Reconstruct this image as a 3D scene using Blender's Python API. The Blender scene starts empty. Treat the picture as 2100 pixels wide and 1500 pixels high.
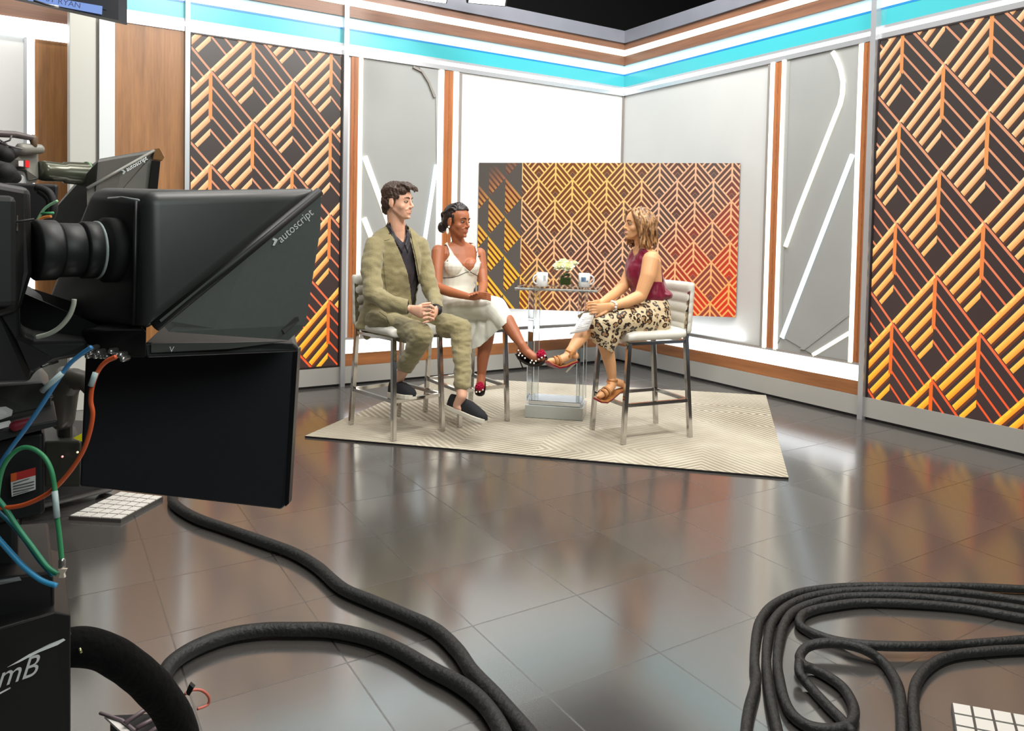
import bpy, bmesh, math, random
import numpy as np
from mathutils import Vector, Matrix, noise
random.seed(7)
S = bpy.context.scene
COL = S.collection
V3 = Vector
# ------------------------------------------------------------------ camera
CAM = V3((0, 0, 1.35)); FPX = 1544.3; PPY = 533.6
YAW, PITCH, ROLL = .5569, .0338, .02
FW = V3((math.sin(YAW)*math.cos(PITCH), math.cos(YAW)*math.cos(PITCH), -math.sin(PITCH)))
_r0 = V3((math.cos(YAW), -math.sin(YAW), 0)); _u0 = _r0.cross(FW)
RT = math.cos(ROLL)*_r0 + math.sin(ROLL)*_u0; UP = RT.cross(FW)
cd = bpy.data.cameras.new('camera'); cam = bpy.data.objects.new('camera', cd); COL.objects.link(cam)
cd.sensor_width = 36; cd.lens = 36*FPX/2100; cd.shift_y = -(750-PPY)/2100
cd.clip_start = .05; cd.clip_end = 60
_m = Matrix.Identity(4)
for i in range(3):
    _m[i][0] = RT[i]; _m[i][1] = UP[i]; _m[i][2] = -FW[i]; _m[i][3] = CAM[i]
cam.matrix_world = _m
S.camera = cam
S.view_settings.view_transform = 'Standard'; S.view_settings.look = 'None'
S.view_settings.gamma = 1; S.view_settings.use_curve_mapping = False
S.view_settings.exposure = 0.0
W = bpy.data.worlds.new('world'); S.world = W; W.use_nodes = True
W.node_tree.nodes['Background'].inputs[0].default_value = (.8, .9, 1, 1)
W.node_tree.nodes['Background'].inputs[1].default_value = .16
CX, CY = 5.324, 6.335          # planes of the right and the left set wall

def area(name, loc, tgt, sx, sy, power, col=(1, 1, 1)):
    l = bpy.data.lights.new(name, 'AREA'); l.shape = 'RECTANGLE'; l.size = sx; l.size_y = sy
    l.energy = power; l.color = col
    o = bpy.data.objects.new(name, l); COL.objects.link(o); o.location = loc
    o.rotation_euler = (V3(tgt)-V3(loc)).to_track_quat('-Z', 'Y').to_euler()
    return o
area('key_light', (1.4, 1.2, 4.6), (2.9, 4.8, 1.0), 1.6, .8, 160, (1, .96, .90))
area('key_light_right', (3.9, .9, 4.6), (2.9, 4.8, 1.0), 1.2, .8, 125, (1, .95, .88))
area('top_light', (2.7, 3.9, 5.2), (2.8, 4.3, 0), 3.2, 2.6, 110, (1, .97, .93))
area('wall_wash_left', (3.9, 4.3, 4.8), (4.1, 6.3, 1.5), 1.4, .6, 95, (.97, .98, 1))
area('wall_wash_right', (3.9, 4.5, 4.8), (5.3, 4.9, 1.5), 1.2, .6, 16, (1, 1, .98))
for nm, lc, ln_, rz in (('ledge_fill_left', (4.45, CY-.06, .425), 1.6, 0), ('ledge_fill_right', (CX-.06, 5.4, .425), 1.6, math.pi/2)):
    l = bpy.data.lights.new(nm, 'AREA'); l.shape = 'RECTANGLE'; l.size = ln_; l.size_y = .05; l.energy = 5; l.color = (.96, .98, 1)  # extra unseen lamps on the ledges, added to brighten the wall below the screen
    o = bpy.data.objects.new(nm, l); COL.objects.link(o); o.location = lc; o.rotation_euler = (math.pi, 0, rz)
area('wash_far_left', (.3, 3.2, 5.4), (.4, 6.4, 1.3), 2.2, .5, 62, (1, .97, .9))
area('front_fill', (1.0, -1.6, 2.8), (-.2, 1.3, 1.1), 2.0, 1.4, 46, (.9, 1, .97))  # added fill from behind the camera to brighten the near rig
area('rear_left_wash', (-.6, 5.9, 4.6), (-.4, 7.5, 1.6), 1.6, .6, 60, (1, .98, .94))

# ------------------------------------------------------------------ pixel helpers (photo frame 2100 x 1500)
def ray(px, py): return FW*FPX + (px-1050)*RT - (py-PPY)*UP
def P(px, py, d):
    return CAM + ray(px, py)*(d/FPX)
def onZ(px, py, z=0.):
    r = ray(px, py); return CAM + r*((z-CAM.z)/r.z)
def onL(px, py, off=0.):
    r = ray(px, py); return CAM + r*((CY-off)/r.y)
def onR(px, py, off=0.):
    r = ray(px, py); return CAM + r*((CX-off)/r.x)

# ------------------------------------------------------------------ materials
def lin(c):
    c = c/255.
    return c/12.92 if c <= .04045 else ((c+.055)/1.055)**2.4
def L3(c): return (lin(c[0]), lin(c[1]), lin(c[2]), 1)
MC = {}
def mat(name, col=(128, 128, 128), rough=.5, metal=0., emit=None, es=1., spec=.5, coat=0., bump=None, noise_amt=None, sheen=0., aniso=None):
    if name in MC: return MC[name]
    m = bpy.data.materials.new(name); m.use_nodes = True; MC[name] = m
    nt = m.node_tree; b = nt.nodes['Principled BSDF']
    b.inputs['Base Color'].default_value = L3(col); b.inputs['Roughness'].default_value = rough
    b.inputs['Metallic'].default_value = metal; b.inputs['Specular IOR Level'].default_value = spec
    b.inputs['Coat Weight'].default_value = coat; b.inputs['Sheen Weight'].default_value = sheen
    if emit: b.inputs['Emission Color'].default_value = L3(emit); b.inputs['Emission Strength'].default_value = es
    tc = nt.nodes.new('ShaderNodeTexCoord')
    if noise_amt:
        sc, amt = noise_amt[:2]
        n = nt.nodes.new('ShaderNodeTexNoise'); n.inputs['Scale'].default_value = sc; n.inputs['Detail'].default_value = 4
        if len(noise_amt) > 2:
            mp = nt.nodes.new('ShaderNodeMapping'); mp.inputs['Scale'].default_value = noise_amt[2]
            nt.links.new(tc.outputs['Object'], mp.inputs[0]); nt.links.new(mp.outputs[0], n.inputs['Vector'])
        else: nt.links.new(tc.outputs['Object'], n.inputs['Vector'])
        mx = nt.nodes.new('ShaderNodeMix'); mx.data_type = 'RGBA'
        mx.inputs[6].default_value = tuple(x*(1-amt) for x in L3(col)[:3])+(1,)
        mx.inputs[7].default_value = tuple(min(1, x*(1+amt)) for x in L3(col)[:3])+(1,)
        nt.links.new(n.outputs[0], mx.inputs[0]); nt.links.new(mx.outputs[2], b.inputs['Base Color'])
    if bump:
        sc, st = bump
        n = nt.nodes.new('ShaderNodeTexNoise'); n.inputs['Scale'].default_value = sc; n.inputs['Detail'].default_value = 5
        nt.links.new(tc.outputs['Object'], n.inputs['Vector'])
        bp = nt.nodes.new('ShaderNodeBump'); bp.inputs['Strength'].default_value = st; bp.inputs['Distance'].default_value = .01
        nt.links.new(n.outputs[0], bp.inputs['Height']); nt.links.new(bp.outputs[0], b.inputs['Normal'])
    return m
def glow(name, col, s=1.): return mat(name, (200, 200, 200), .5, emit=col, es=s)

class E:                       # tiny arithmetic on node sockets
    nt = None
    def __init__(s, k): s.k = k
    @staticmethod
    def op(o, *a, clamp=False):
        n = E.nt.nodes.new('ShaderNodeMath'); n.operation = o; n.use_clamp = clamp
        for i, x in enumerate(a):
            if isinstance(x, E): E.nt.links.new(x.k, n.inputs[i])
            else: n.inputs[i].default_value = x
        return E(n.outputs[0])
    def __add__(s, o): return E.op('ADD', s, o)
    def __radd__(s, o): return E.op('ADD', o, s)
    def __sub__(s, o): return E.op('SUBTRACT', s, o)
    def __rsub__(s, o): return E.op('SUBTRACT', o, s)
    def __mul__(s, o): return E.op('MULTIPLY', s, o)
    def __rmul__(s, o): return E.op('MULTIPLY', o, s)
    def __truediv__(s, o): return E.op('DIVIDE', s, o)
    def __gt__(s, o): return E.op('GREATER_THAN', s, o)
    def __lt__(s, o): return E.op('LESS_THAN', s, o)
def fract(a): return E.op('FRACT', a)
def floor_(a): return E.op('FLOOR', a)
def absv(a): return E.op('ABSOLUTE', a)
def emin(a, b): return E.op('MINIMUM', a, b)
def emax(a, b): return E.op('MAXIMUM', a, b)
def ramp01(a, lo, hi):
    n = E.nt.nodes.new('ShaderNodeMapRange'); n.clamp = True
    E.nt.links.new(a.k, n.inputs[0]); n.inputs[1].default_value = lo; n.inputs[2].default_value = hi
    return E(n.outputs[0])
def mixc(f, a, b):
    n = E.nt.nodes.new('ShaderNodeMix'); n.data_type = 'RGBA'
    if isinstance(f, E): E.nt.links.new(f.k, n.inputs[0])
    else: n.inputs[0].default_value = f
    for i, c in ((6, a), (7, b)):
        if isinstance(c, tuple): n.inputs[i].default_value = L3(c)
        else: E.nt.links.new(c, n.inputs[i])
    return n.outputs[2]
def uvxy(nt):
    u = nt.nodes.new('ShaderNodeUVMap'); s = nt.nodes.new('ShaderNodeSeparateXYZ'); nt.links.new(u.outputs[0], s.inputs[0])
    return E(s.outputs[0]), E(s.outputs[1])
def objxyz(nt, o='Object'):
    u = nt.nodes.new('ShaderNodeTexCoord'); s = nt.nodes.new('ShaderNodeSeparateXYZ'); nt.links.new(u.outputs[o], s.inputs[0])
    return [E(s.outputs[i]) for i in range(3)]
def led_material(name, a, b, u0, v0, height, center=False):
    m = bpy.data.materials.new(name); m.use_nodes = True; nt = m.node_tree; E.nt = nt
    bs = nt.nodes['Principled BSDF']; bs.inputs['Base Color'].default_value = (.01, .01, .01, 1); bs.inputs['Roughness'].default_value = .35
    u, v = uvxy(nt)
    x = (u-u0)/a; y = (v-v0)/b
    s = (x+y)*.5; t = (y-x)*.5
    fs, ft = fract(s), fract(t)
    right = fs > ft
    left = 1-right
    k = emin(fs, ft)                                   # which rib
    run = emax(fs, ft)                                 # how far along the rib
    N = 6. if center else 6.3
    kk = fract(k*N+.02)
    inside = k < (.70 if not center else .84)
    depth = v*(1/height)
    if not center:
        # shorter ribs towards the tip, rounded ends
        lrib = (kk < .52)*inside*left*(run < .985)
        rrib = (kk < .19)*inside*right
        spine = (absv(fs-ft) < .042)*(k < .52)
        teeth = (fract(run*N) < .62)*(k < .03)*left
        nz = nt.nodes.new('ShaderNodeTexNoise'); nz.inputs['Scale'].default_value = 1.3
        warm = ramp01(depth+(E(nz.outputs[0])-.5)*.3, .38, .95)
        lc = mixc(warm, (255, 218, 164), (255, 200, 54))
        lc2 = mixc(ramp01(kk, 0., .56), lc, mixc(warm, (214, 140, 84), (232, 130, 20)))
        rc = mixc(warm, (222, 150, 112), (232, 84, 36))
        sc = mixc(warm, (230, 150, 84), (232, 98, 22))
        c = mixc(ramp01(depth, 0, 1), (54, 46, 43), (56, 38, 36))
        dark_band = left*inside*(kk > .56)*(kk < .72)  # darker band of the video pattern beside each left rib
        c = mixc(dark_band*.75, c, mixc(warm, (84, 52, 38), (120, 48, 18)))
        c = mixc(rrib, c, rc); c = mixc(lrib, c, lc2); c = mixc(spine, c, sc)
        edge = (k < .035)
        c = mixc(edge*((left*(fract(run*6.3) < .7))+right*(run < 1.)), c, mixc(right, lc, rc))
        es = 1.15
    else:
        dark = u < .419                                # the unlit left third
        rib = (kk < .36)*inside
        spine = (absv(fs-ft) < .05)*(k < .5)
        hot = emax(0., 1-((u-.95)*(u-.95)*1.6+(v-.1)*(v-.1)*2.2))
        lc = mixc(hot, (246, 190, 146), (255, 212, 112))
        low = ramp01(v-u*.0, .55, 1.25)
        left_low = ramp01(.95-u, 0., .5)*low
        lc = mixc(left_low, lc, (255, 196, 60))
        red = ramp01(u*.8+v, 2.0, 3.0)
        lc = mixc(red*.7, lc, (255, 170, 60))
        bg = mixc(hot, (98, 54, 40), (132, 66, 16))
        bg = mixc(left_low*.8, bg, (140, 62, 18)); bg = mixc(ramp01(u*.9+v, 2.2, 3.25), bg, (220, 48, 6))
        cell = fract(floor_(s)*.37+floor_(t)*.61)
        bg = mixc((cell > .6)*.55*(1-hot), bg, (84, 68, 60))
        c = mixc(emax(rib, spine), bg, lc)
        tip = (k > .83)
        c = mixc(tip*.5, c, (96, 72, 66))
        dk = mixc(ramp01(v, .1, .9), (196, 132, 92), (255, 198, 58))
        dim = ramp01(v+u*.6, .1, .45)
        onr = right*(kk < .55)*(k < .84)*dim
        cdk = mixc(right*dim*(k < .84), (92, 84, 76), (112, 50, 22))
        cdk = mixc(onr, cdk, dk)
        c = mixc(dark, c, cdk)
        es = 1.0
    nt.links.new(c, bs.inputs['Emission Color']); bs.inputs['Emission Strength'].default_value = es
    return m

# ------------------------------------------------------------------ mesh builder
class M:
    def __init__(s): s.v = []; s.f = []; s.uv = {}; s.sm = set()
    def add(s, vs, fs, smooth=False):
        o = len(s.v); s.v += [tuple(v) for v in vs]
        for f in fs:
            if smooth: s.sm.add(len(s.f))
            s.f.append(tuple(i+o for i in f))
        return s
    def box(s, lo, hi):
        x0, y0, z0 = lo; x1, y1, z1 = hi
        return s.add([(x0,y0,z0),(x1,y0,z0),(x1,y1,z0),(x0,y1,z0),(x0,y0,z1),(x1,y0,z1),(x1,y1,z1),(x0,y1,z1)],
              [(0,3,2,1),(4,5,6,7),(0,1,5,4),(1,2,6,5),(2,3,7,6),(3,0,4,7)])
    def hexa(s, a, b):          # a, b: two matching quads
        n = len(a)
        return s.add(list(a)+list(b), [tuple(range(n))[::-1], tuple(range(n, 2*n))]+[(i, (i+1) % n, n+(i+1) % n, n+i) for i in range(n)])
    def prism(s, pts, off):     # polygon extruded along off
        off = V3(off); return s.hexa([V3(p) for p in pts], [V3(p)+off for p in pts])
    def obox(s, c, ax, ay, az):  # oriented box, half axes
        c, ax, ay, az = V3(c), V3(ax), V3(ay), V3(az)
        return s.hexa([c-ax-ay-az, c+ax-ay-az, c+ax+ay-az, c-ax+ay-az], [c-ax-ay+az, c+ax-ay+az, c+ax+ay+az, c-ax+ay+az])
    def rings(s, R, smooth=True, cap=True):
        n = len(R[0]); vs = [p for r in R for p in r]; fs = []
        for k in range(len(R)-1):
            for i in range(n):
                j = (i+1) % n; fs.append((k*n+i, k*n+j, (k+1)*n+j, (k+1)*n+i))
        if cap: fs += [tuple(range(n))[::-1], tuple(range((len(R)-1)*n, len(R)*n))]
        return s.add(vs, fs, smooth)
    def tube(s, pts, r, n=10, smooth=True, cap=True, square=False):
        pts = [V3(p) for p in pts]; R = []
        rr = r if isinstance(r, (list, tuple)) else [r]*len(pts)
        t = (pts[1]-pts[0]).normalized(); nrm = t.orthogonal().normalized() if abs(t.z) < .95 else V3((1, 0, 0))
        if abs(t.z) < .95: nrm = V3((0, 0, 1)) - t*t.z; nrm.normalize()
        for i, p in enumerate(pts):
            if i == 0: t = pts[1]-pts[0]
            elif i == len(pts)-1: t = pts[-1]-pts[-2]
            else: t = (pts[i+1]-pts[i]).normalized()+(pts[i]-pts[i-1]).normalized()
            t.normalize(); nrm = (nrm-t*nrm.dot(t)).normalized(); b = t.cross(nrm)
            if square: R.append([p+(nrm*a+b*c)*rr[i] for a, c in ((1, 1), (-1, 1), (-1, -1), (1, -1))])
            else: R.append([p+(nrm*math.cos(2*math.pi*k/n)+b*math.sin(2*math.pi*k/n))*rr[i] for k in range(n)])
        return s.rings(R, smooth and not square, cap)
    def ell(s, c, ax, ay, az, n=12, m=8):
        c, ax, ay, az = V3(c), V3(ax), V3(ay), V3(az); vs = [c+az]; fs = []
        for k in range(1, m):
            a = math.pi*k/m
            for i in range(n):
                b = 2*math.pi*i/n; vs.append(c+az*math.cos(a)+(ax*math.cos(b)+ay*math.sin(b))*math.sin(a))
        vs.append(c-az)
        for i in range(n): fs.append((0, 1+i, 1+(i+1) % n))
        for k in range(m-2):
            for i in range(n):
                j = (i+1) % n; fs.append((1+k*n+i, 1+(k+1)*n+i, 1+(k+1)*n+j, 1+k*n+j))
        l = len(vs)-1
        for i in range(n): fs.append((l, 1+(m-2)*n+(i+1) % n, 1+(m-2)*n+i))
        return s.add(vs, fs, True)
    def sph(s, c, r, n=12, m=8): return s.ell(c, (r, 0, 0), (0, r, 0), (0, 0, r), n, m)
    def cap(s, a, b, ra, rb, n=12):   # closed tapered capsule
        a, b = V3(a), V3(b); t = (b-a); L = t.length
        if L < 1e-6: return s.sph(a, ra, n)
        t /= L; u = t.orthogonal().normalized(); w = t.cross(u); R = []
        for k in (1, 2, 3): q = math.pi/2*(1-k/3.); R.append((a-t*ra*math.sin(q), ra*max(.02, math.cos(q))))
        for k in (0, 1, 2): q = math.pi/2*(k/3.); R.append((b+t*rb*math.sin(q), rb*math.cos(q)))
        R.append((b+t*rb, rb*.02)); R.insert(0, (a-t*ra, ra*.02))
        return s.rings([[c+(u*math.cos(2*math.pi*i/n)+w*math.sin(2*math.pi*i/n))*r for i in range(n)] for c, r in R])
    def chain(s, pts, rs, n=12):
        for i in range(len(pts)-1): s.cap(pts[i], pts[i+1], rs[i], rs[i+1], n)
        return s
    def loft(s, rings, n=20):    # rings: (centre, U half axis, V half axis)
        return s.rings([[V3(c)+V3(u)*math.cos(2*math.pi*i/n)+V3(v)*math.sin(2*math.pi*i/n) for i in range(n)] for c, u, v in rings])
    def mesh(s, name, m=None, bevel=0):
        me = bpy.data.meshes.new(name); me.from_pydata(s.v, [], s.f); me.validate()
        bm = bmesh.new(); bm.from_mesh(me)
        bmesh.ops.recalc_face_normals(bm, faces=bm.faces)
        bm.to_mesh(me); bm.free()
        if len(me.polygons) == len(s.f):
            for i in s.sm: me.polygons[i].use_smooth = True
        if m: me.materials.append(m)
        return me
    def build(s, name, m=None, parent=None, bevel=0, local=False, seg=2):
        me = s.mesh(name, m); o = bpy.data.objects.new(name, me); COL.objects.link(o)
        if bevel:
            b = o.modifiers.new('bevel', 'BEVEL'); b.width = bevel; b.segments = seg; b.limit_method = 'ANGLE'; b.angle_limit = .6
        return attach(o, parent, local)
def attach(o, parent, local=False):
    if parent is not None:
        o.parent = parent
        if not local and parent.type == 'EMPTY': o.matrix_parent_inverse = Matrix.Translation(-parent.location)
    return o
def tag(o, label=None, cat=None, group=None, kind=None):
    if label: o['label'] = label
    if cat: o['category'] = cat
    if group: o['group'] = group
    if kind: o['kind'] = kind
    return o
def empty(name, loc, label, cat, group=None, rz=0):
    o = bpy.data.objects.new(name, None); COL.objects.link(o); o.location = loc; o.rotation_euler = (0, 0, rz)
    o.empty_display_size = .1
    return tag(o, label, cat, group)
def struct(o): o['kind'] = 'structure'; return o
def quad_uv(name, pts, uvs, m, parent=None, depth=None):
    """a slab whose front quad carries uv in metres"""
    me = bpy.data.meshes.new(name); vs = [V3(p) for p in pts]; fs = [(0, 1, 2, 3)]
    if depth is not None:
        vs += [p+V3(depth) for p in vs]; fs += [(7, 6, 5, 4), (0, 4, 5, 1), (1, 5, 6, 2), (2, 6, 7, 3), (3, 7, 4, 0)]
    me.from_pydata([tuple(v) for v in vs], [], fs); l = me.uv_layers.new(name='UVMap')
    for i, uv in enumerate(uvs): l.data[i].uv = uv
    me.materials.append(m)
    if depth is not None:
        me.materials.append(mat('screen_edge', (28, 26, 26), .4))
        for i in range(1, 6): me.polygons[i].material_index = 1
    o = bpy.data.objects.new(name, me); COL.objects.link(o)
    return attach(o, parent)
def text_mesh(name, body, org, ux, uy, size, m, parent, thick=.001, local=False, italic=0.):
    """lettering laid on a plane: origin, unit right, unit up"""
    cu = bpy.data.curves.new(name, 'FONT'); cu.body = body; cu.size = size; cu.extrude = thick; cu.shear = italic
    t = bpy.data.objects.new(name, cu); COL.objects.link(t)
    bpy.context.view_layer.update()
    me = bpy.data.meshes.new_from_object(t.evaluated_get(bpy.context.evaluated_depsgraph_get()))
    COL.objects.unlink(t); bpy.data.objects.remove(t)
    ux = V3(ux).normalized(); uy = V3(uy); uy = (uy-ux*uy.dot(ux)).normalized(); uz = ux.cross(uy)
    for v in me.vertices: v.co = V3(org)+ux*v.co.x+uy*v.co.y+uz*v.co.z
    me.materials.clear(); me.materials.append(m)
    o = bpy.data.objects.new(name, me); COL.objects.link(o)
    return attach(o, parent, local)
# ------------------------------------------------------------------ setting
def floor_mat():
    m = bpy.data.materials.new('polished_floor_tiles'); m.use_nodes = True; nt = m.node_tree; E.nt = nt
    b = nt.nodes['Principled BSDF']; x, y, z = objxyz(nt)
    T = .447
    gx = absv(fract((x-1.70)/T+.5)-.5)*T; gy = absv(fract((y-2.222)/T+.5)-.5)*T
    line = emin(gx, gy) < .0030
    cell = fract(E.op('SINE', floor_((x-1.70)/T)*12.99+floor_((y-2.222)/T)*78.23)*437.5)
    n = nt.nodes.new('ShaderNodeTexNoise'); n.inputs['Scale'].default_value = 3; n.inputs['Detail'].default_value = 6
    tone = cell*.35+E(n.outputs[0])*.5
    c = mixc(tone, (64, 62, 60), (80, 77, 74))
    c = mixc(line*.9, c, (20, 19, 18))
    nt.links.new(c, b.inputs['Base Color'])
    b.inputs['IOR'].default_value = 3.0
    n2 = nt.nodes.new('ShaderNodeTexNoise'); n2.inputs['Scale'].default_value = 9; n2.inputs['Detail'].default_value = 5
    r = line*.12+E(n2.outputs[0])*.10+.10+cell*.03
    nt.links.new(r.k, b.inputs['Roughness'])
    h = (1-line)*.25+E(n2.outputs[0])*.12
    bp = nt.nodes.new('ShaderNodeBump'); bp.inputs['Strength'].default_value = .12; bp.inputs['Distance'].default_value = .004
    nt.links.new(h.k, bp.inputs['Height']); nt.links.new(bp.outputs[0], b.inputs['Normal'])
    return m
def wood(name, c1, c2, axis=2, rough=.35):
    m = bpy.data.materials.new(name); m.use_nodes = True; nt = m.node_tree; E.nt = nt; b = nt.nodes['Principled BSDF']
    tc = nt.nodes.new('ShaderNodeTexCoord'); mp = nt.nodes.new('ShaderNodeMapping'); sc = [9, 9, 9]; sc[axis] = .6
    if axis == 0: sc = [.6, .6, 12]
    mp.inputs['Scale'].default_value = sc; nt.links.new(tc.outputs['Object'], mp.inputs[0])
    n = nt.nodes.new('ShaderNodeTexNoise'); n.inputs['Scale'].default_value = 1.6; n.inputs['Detail'].default_value = 7; n.inputs['Roughness'].default_value = .6
    nt.links.new(mp.outputs[0], n.inputs['Vector'])
    n3 = nt.nodes.new('ShaderNodeTexNoise'); n3.inputs['Scale'].default_value = 9; n3.inputs['Detail'].default_value = 3
    nt.links.new(mp.outputs[0], n3.inputs['Vector'])
    c = mixc(ramp01(E(n.outputs[0])*.7+E(n3.outputs[0])*.3, .35, .65), c1, c2)
    nt.links.new(c, b.inputs['Base Color']); b.inputs['Roughness'].default_value = rough
    return m
W_WALL = wood('walnut_panel', (124, 82, 44), (162, 112, 64)); W_STRIP = wood('walnut_strip', (140, 82, 46), (176, 108, 62))
W_HEAD = wood('walnut_header', (104, 74, 58), (132, 94, 72), 0); W_BASE = wood('walnut_base', (128, 80, 44), (164, 106, 62), 0)
CONC = mat('pale_plaster', (146, 148, 146), .55, noise_amt=(2.2, .10))
WHITE = mat('white_plaster', (222, 222, 220), .6, noise_amt=(2.5, .05))
BASE = mat('grey_base', (158, 156, 150), .45, noise_amt=(3, .05)); ALU = mat('aluminium', (186, 188, 192), .3, metal=.6)
TOE = mat('black_toe_kick', (12, 12, 14), .5); TOPG = mat('grey_top_rail', (112, 114, 122), .4, noise_amt=(4, .1))
GROOVE = mat('grey_groove', (132, 126, 120), .6)
NEON = glow('warm_neon', (255, 250, 226), 2.0); EDGE_GLOW = glow('cool_edge_glow', (205, 236, 255), 1.25); LEDGE = glow('white_light', (246, 252, 255), 2.4)  # the cool glow paints light on recess panel edges, not a lamp
CYAN = mat('cyan_glass', (56, 150, 158), .28, emit=(60, 178, 184), es=.42, spec=.5)
PALEC = mat('pale_light_band', (190, 230, 240), .1, emit=(206, 240, 250), es=.6, spec=.7)
DBLUE = mat('dark_blue_line', (30, 110, 170), .3, emit=(20, 110, 170), es=.6)
BLACK = mat('studio_black', (10, 10, 11), .9)

fl = M(); fl.add([(-6, -5, 0), (CX+.2, -5, 0), (CX+.2, 9, 0), (-6, 9, 0)], [(0, 1, 2, 3)]); struct(fl.build('floor', floor_mat()))
struct(M().box((-6, -5, 6.2), (9, 9, 6.3)).build('ceiling', BLACK))
struct(M().box((-6.1, -5, 0), (-6, 9, 6.2)).build('wall_far_left', mat('studio_wall', (58, 60, 64), .9)))
struct(M().box((-6, -5.1, 0), (9, -5, 6.2)).build('wall_behind_camera', MC['studio_wall']))
struct(M().box((-6, 8.9, 0), (9, 9, 6.2)).build('wall_back', BLACK))
struct(M().box((8.9, -5, 0), (9, 9, 6.2)).build('wall_far_right', BLACK))

class Wall:
    """maps (run, height, depth out of the wall) to world; run = x on the left wall, y on the right wall"""
    def __init__(s, side): s.s = side
    def p(s, a, z, d): return V3((a, CY-d, z)) if s.s == 'L' else V3((CX-d, a, z))
    def box(s, m, a0, a1, z0, z1, d0, d1):
        A = [s.p(a, z, d0) for a, z in ((a0, z0), (a1, z0), (a1, z1), (a0, z1))]
        B = [s.p(a, z, d1) for a, z in ((a0, z0), (a1, z0), (a1, z1), (a0, z1))]
        return m.hexa(A, B)
    def mk(s, name, mt, a0, a1, z0, z1, d0, d1, bevel=0): return s.box(M(), a0, a1, z0, z1, d0, d1).build(name, mt, bevel=bevel)
    def bar(s, pts, w, d0=.002, d1=.02):
        """a flat light bar following points (run, z)"""
        m = M(); n = len(pts); R = []
        for i, (a, z) in enumerate(pts):
            q = pts[max(0, i-1)]; r = pts[min(n-1, i+1)]; tx, tz = r[0]-q[0], r[1]-q[1]; l = math.hypot(tx, tz); nx, nz = -tz/l*w/2, tx/l*w/2
            R.append([s.p(a+nx, z+nz, d0), s.p(a-nx, z-nz, d0), s.p(a-nx, z-nz, d1), s.p(a+nx, z+nz, d1)])
        return m.rings(R, False)
LWL, RWL = Wall('L'), Wall('R')
# carcass walls
struct(LWL.mk('wall_left', MC.get('x') or WHITE, .45, CX+.2, .41, 2.90, -.2, 0))
struct(RWL.mk('wall_right', mat('white_plaster_shaded', (186, 187, 185), .6, noise_amt=(2.5, .05)), 1.2, CY, .41, 2.90, -.2, 0))  # same white plaster, its weaker light put into a darker colour
struct(LWL.mk('wall_left_core', BASE, .45, CX+.2, 0, .405, -.2, -.001)); struct(RWL.mk('wall_right_core', BASE, 1.2, CY, 0, .405, -.2, -.001))
tn = [0]
def trim(o): tn[0] += 1; o.name = 'trim_%d' % tn[0]; return struct(o)
# header bands (z from the corner heights), run the whole length of both walls
BANDS = [(2.905, 2.94, LEDGE, .012), (2.94, 2.965, ALU, .006), (2.965, 3.085, CYAN, .0), (3.085, 3.10, DBLUE, .002), (3.10, 3.19, PALEC, .004),
         (3.19, 3.285, W_HEAD, .03), (3.35, 3.42, W_HEAD, .03), (3.42, 3.55, TOPG, .05)]
for z0, z1, mt, d in BANDS:
    trim(LWL.mk('t', mt, .45, CX-d, z0, z1, -.2, d)); trim(RWL.mk('t', mt, 1.2, CY-d, z0, z1, -.2, d))
trim(LWL.mk('t', ALU, .45, CX-.02, 2.865, 2.905, -.1, .02)); trim(RWL.mk('t', ALU, 1.2, CY-.02, 2.865, 2.905, -.1, .02))
hl = LWL.mk('light_strip', glow('header_neon', (255, 244, 206), 1.5), .45, CX-.034, 3.285, 3.35, -.2, .034)
tag(hl, 'long warm light strip set in the wooden header of the left wall', 'light strip')
hr = RWL.mk('light_strip', MC['header_neon'], 1.2, CY-.034, 3.285, 3.35, -.2, .034)
tag(hr, 'long warm white light strip set in the wooden header of the right wall', 'light strip')
struct(LWL.mk('wall_left_header_core', BLACK, .45, CX+.2, 2.9, 3.56, -.3, -.19)); struct(RWL.mk('wall_right_header_core', BLACK, 1.2, CY, 2.9, 3.56, -.3, -.19))
# base: glowing ledge, wood, grey plinth
tag(LWL.mk('light_ledge', LEDGE, 2.23, CX-.03, .282, .40, -.01, .03), 'glowing white light ledge low along the left wall', 'light strip')
tag(RWL.mk('light_ledge', LEDGE, 3.44, CY, .282, .40, -.01, .03), 'glowing white light ledge low along the right wall', 'light strip')
trim(LWL.mk('t', W_BASE, 2.23, CX, .172, .28, -.01, .02)); trim(RWL.mk('t', W_BASE, 3.44, CY, .172, .28, -.01, .02))
trim(LWL.mk('t', BASE, .45, CX, .022, .17, -.01, .03)); trim(RWL.mk('t', BASE, 1.2, CY, .022, .17, -.01, .03))
trim(LWL.mk('t', TOE, .45, CX, 0, .022, -.01, .012)); trim(RWL.mk('t', TOE, 1.2, CY, 0, .022, -.01, .012))
trim(LWL.mk('t', GROOVE, 2.23, CX-.02, .40, .42, -.01, .022)); trim(RWL.mk('t', GROOVE, 3.44, CY-.02, .40, .42, -.01, .022))
# posts
for a0, a1, z1 in ((.925, .958, 3.6), (2.182, 2.222, 3.6)): trim(LWL.mk('t', ALU, a0, a1, 0, z1, -.05, .06))
trim(RWL.mk('t', ALU, 3.395, 3.437, 0, 3.6, -.05, .06))
trim(M().box((CX-.02, CY-.02, .4), (CX, CY, 2.9)).build('t', GROOVE))
# wood panel far left of the left wall
struct(LWL.mk('wall_left_wood_panel', W_WALL, .452, .924, .17, 2.885, -.001, .012))
# grey recess panels
struct(LWL.mk('wall_left_recess', CONC, 2.372, 3.10, .415, 2.86, -.001, .004))
struct(RWL.mk('wall_right_recess', CONC, 3.545, 4.24, .415, 2.86, -.001, .004))
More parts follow.
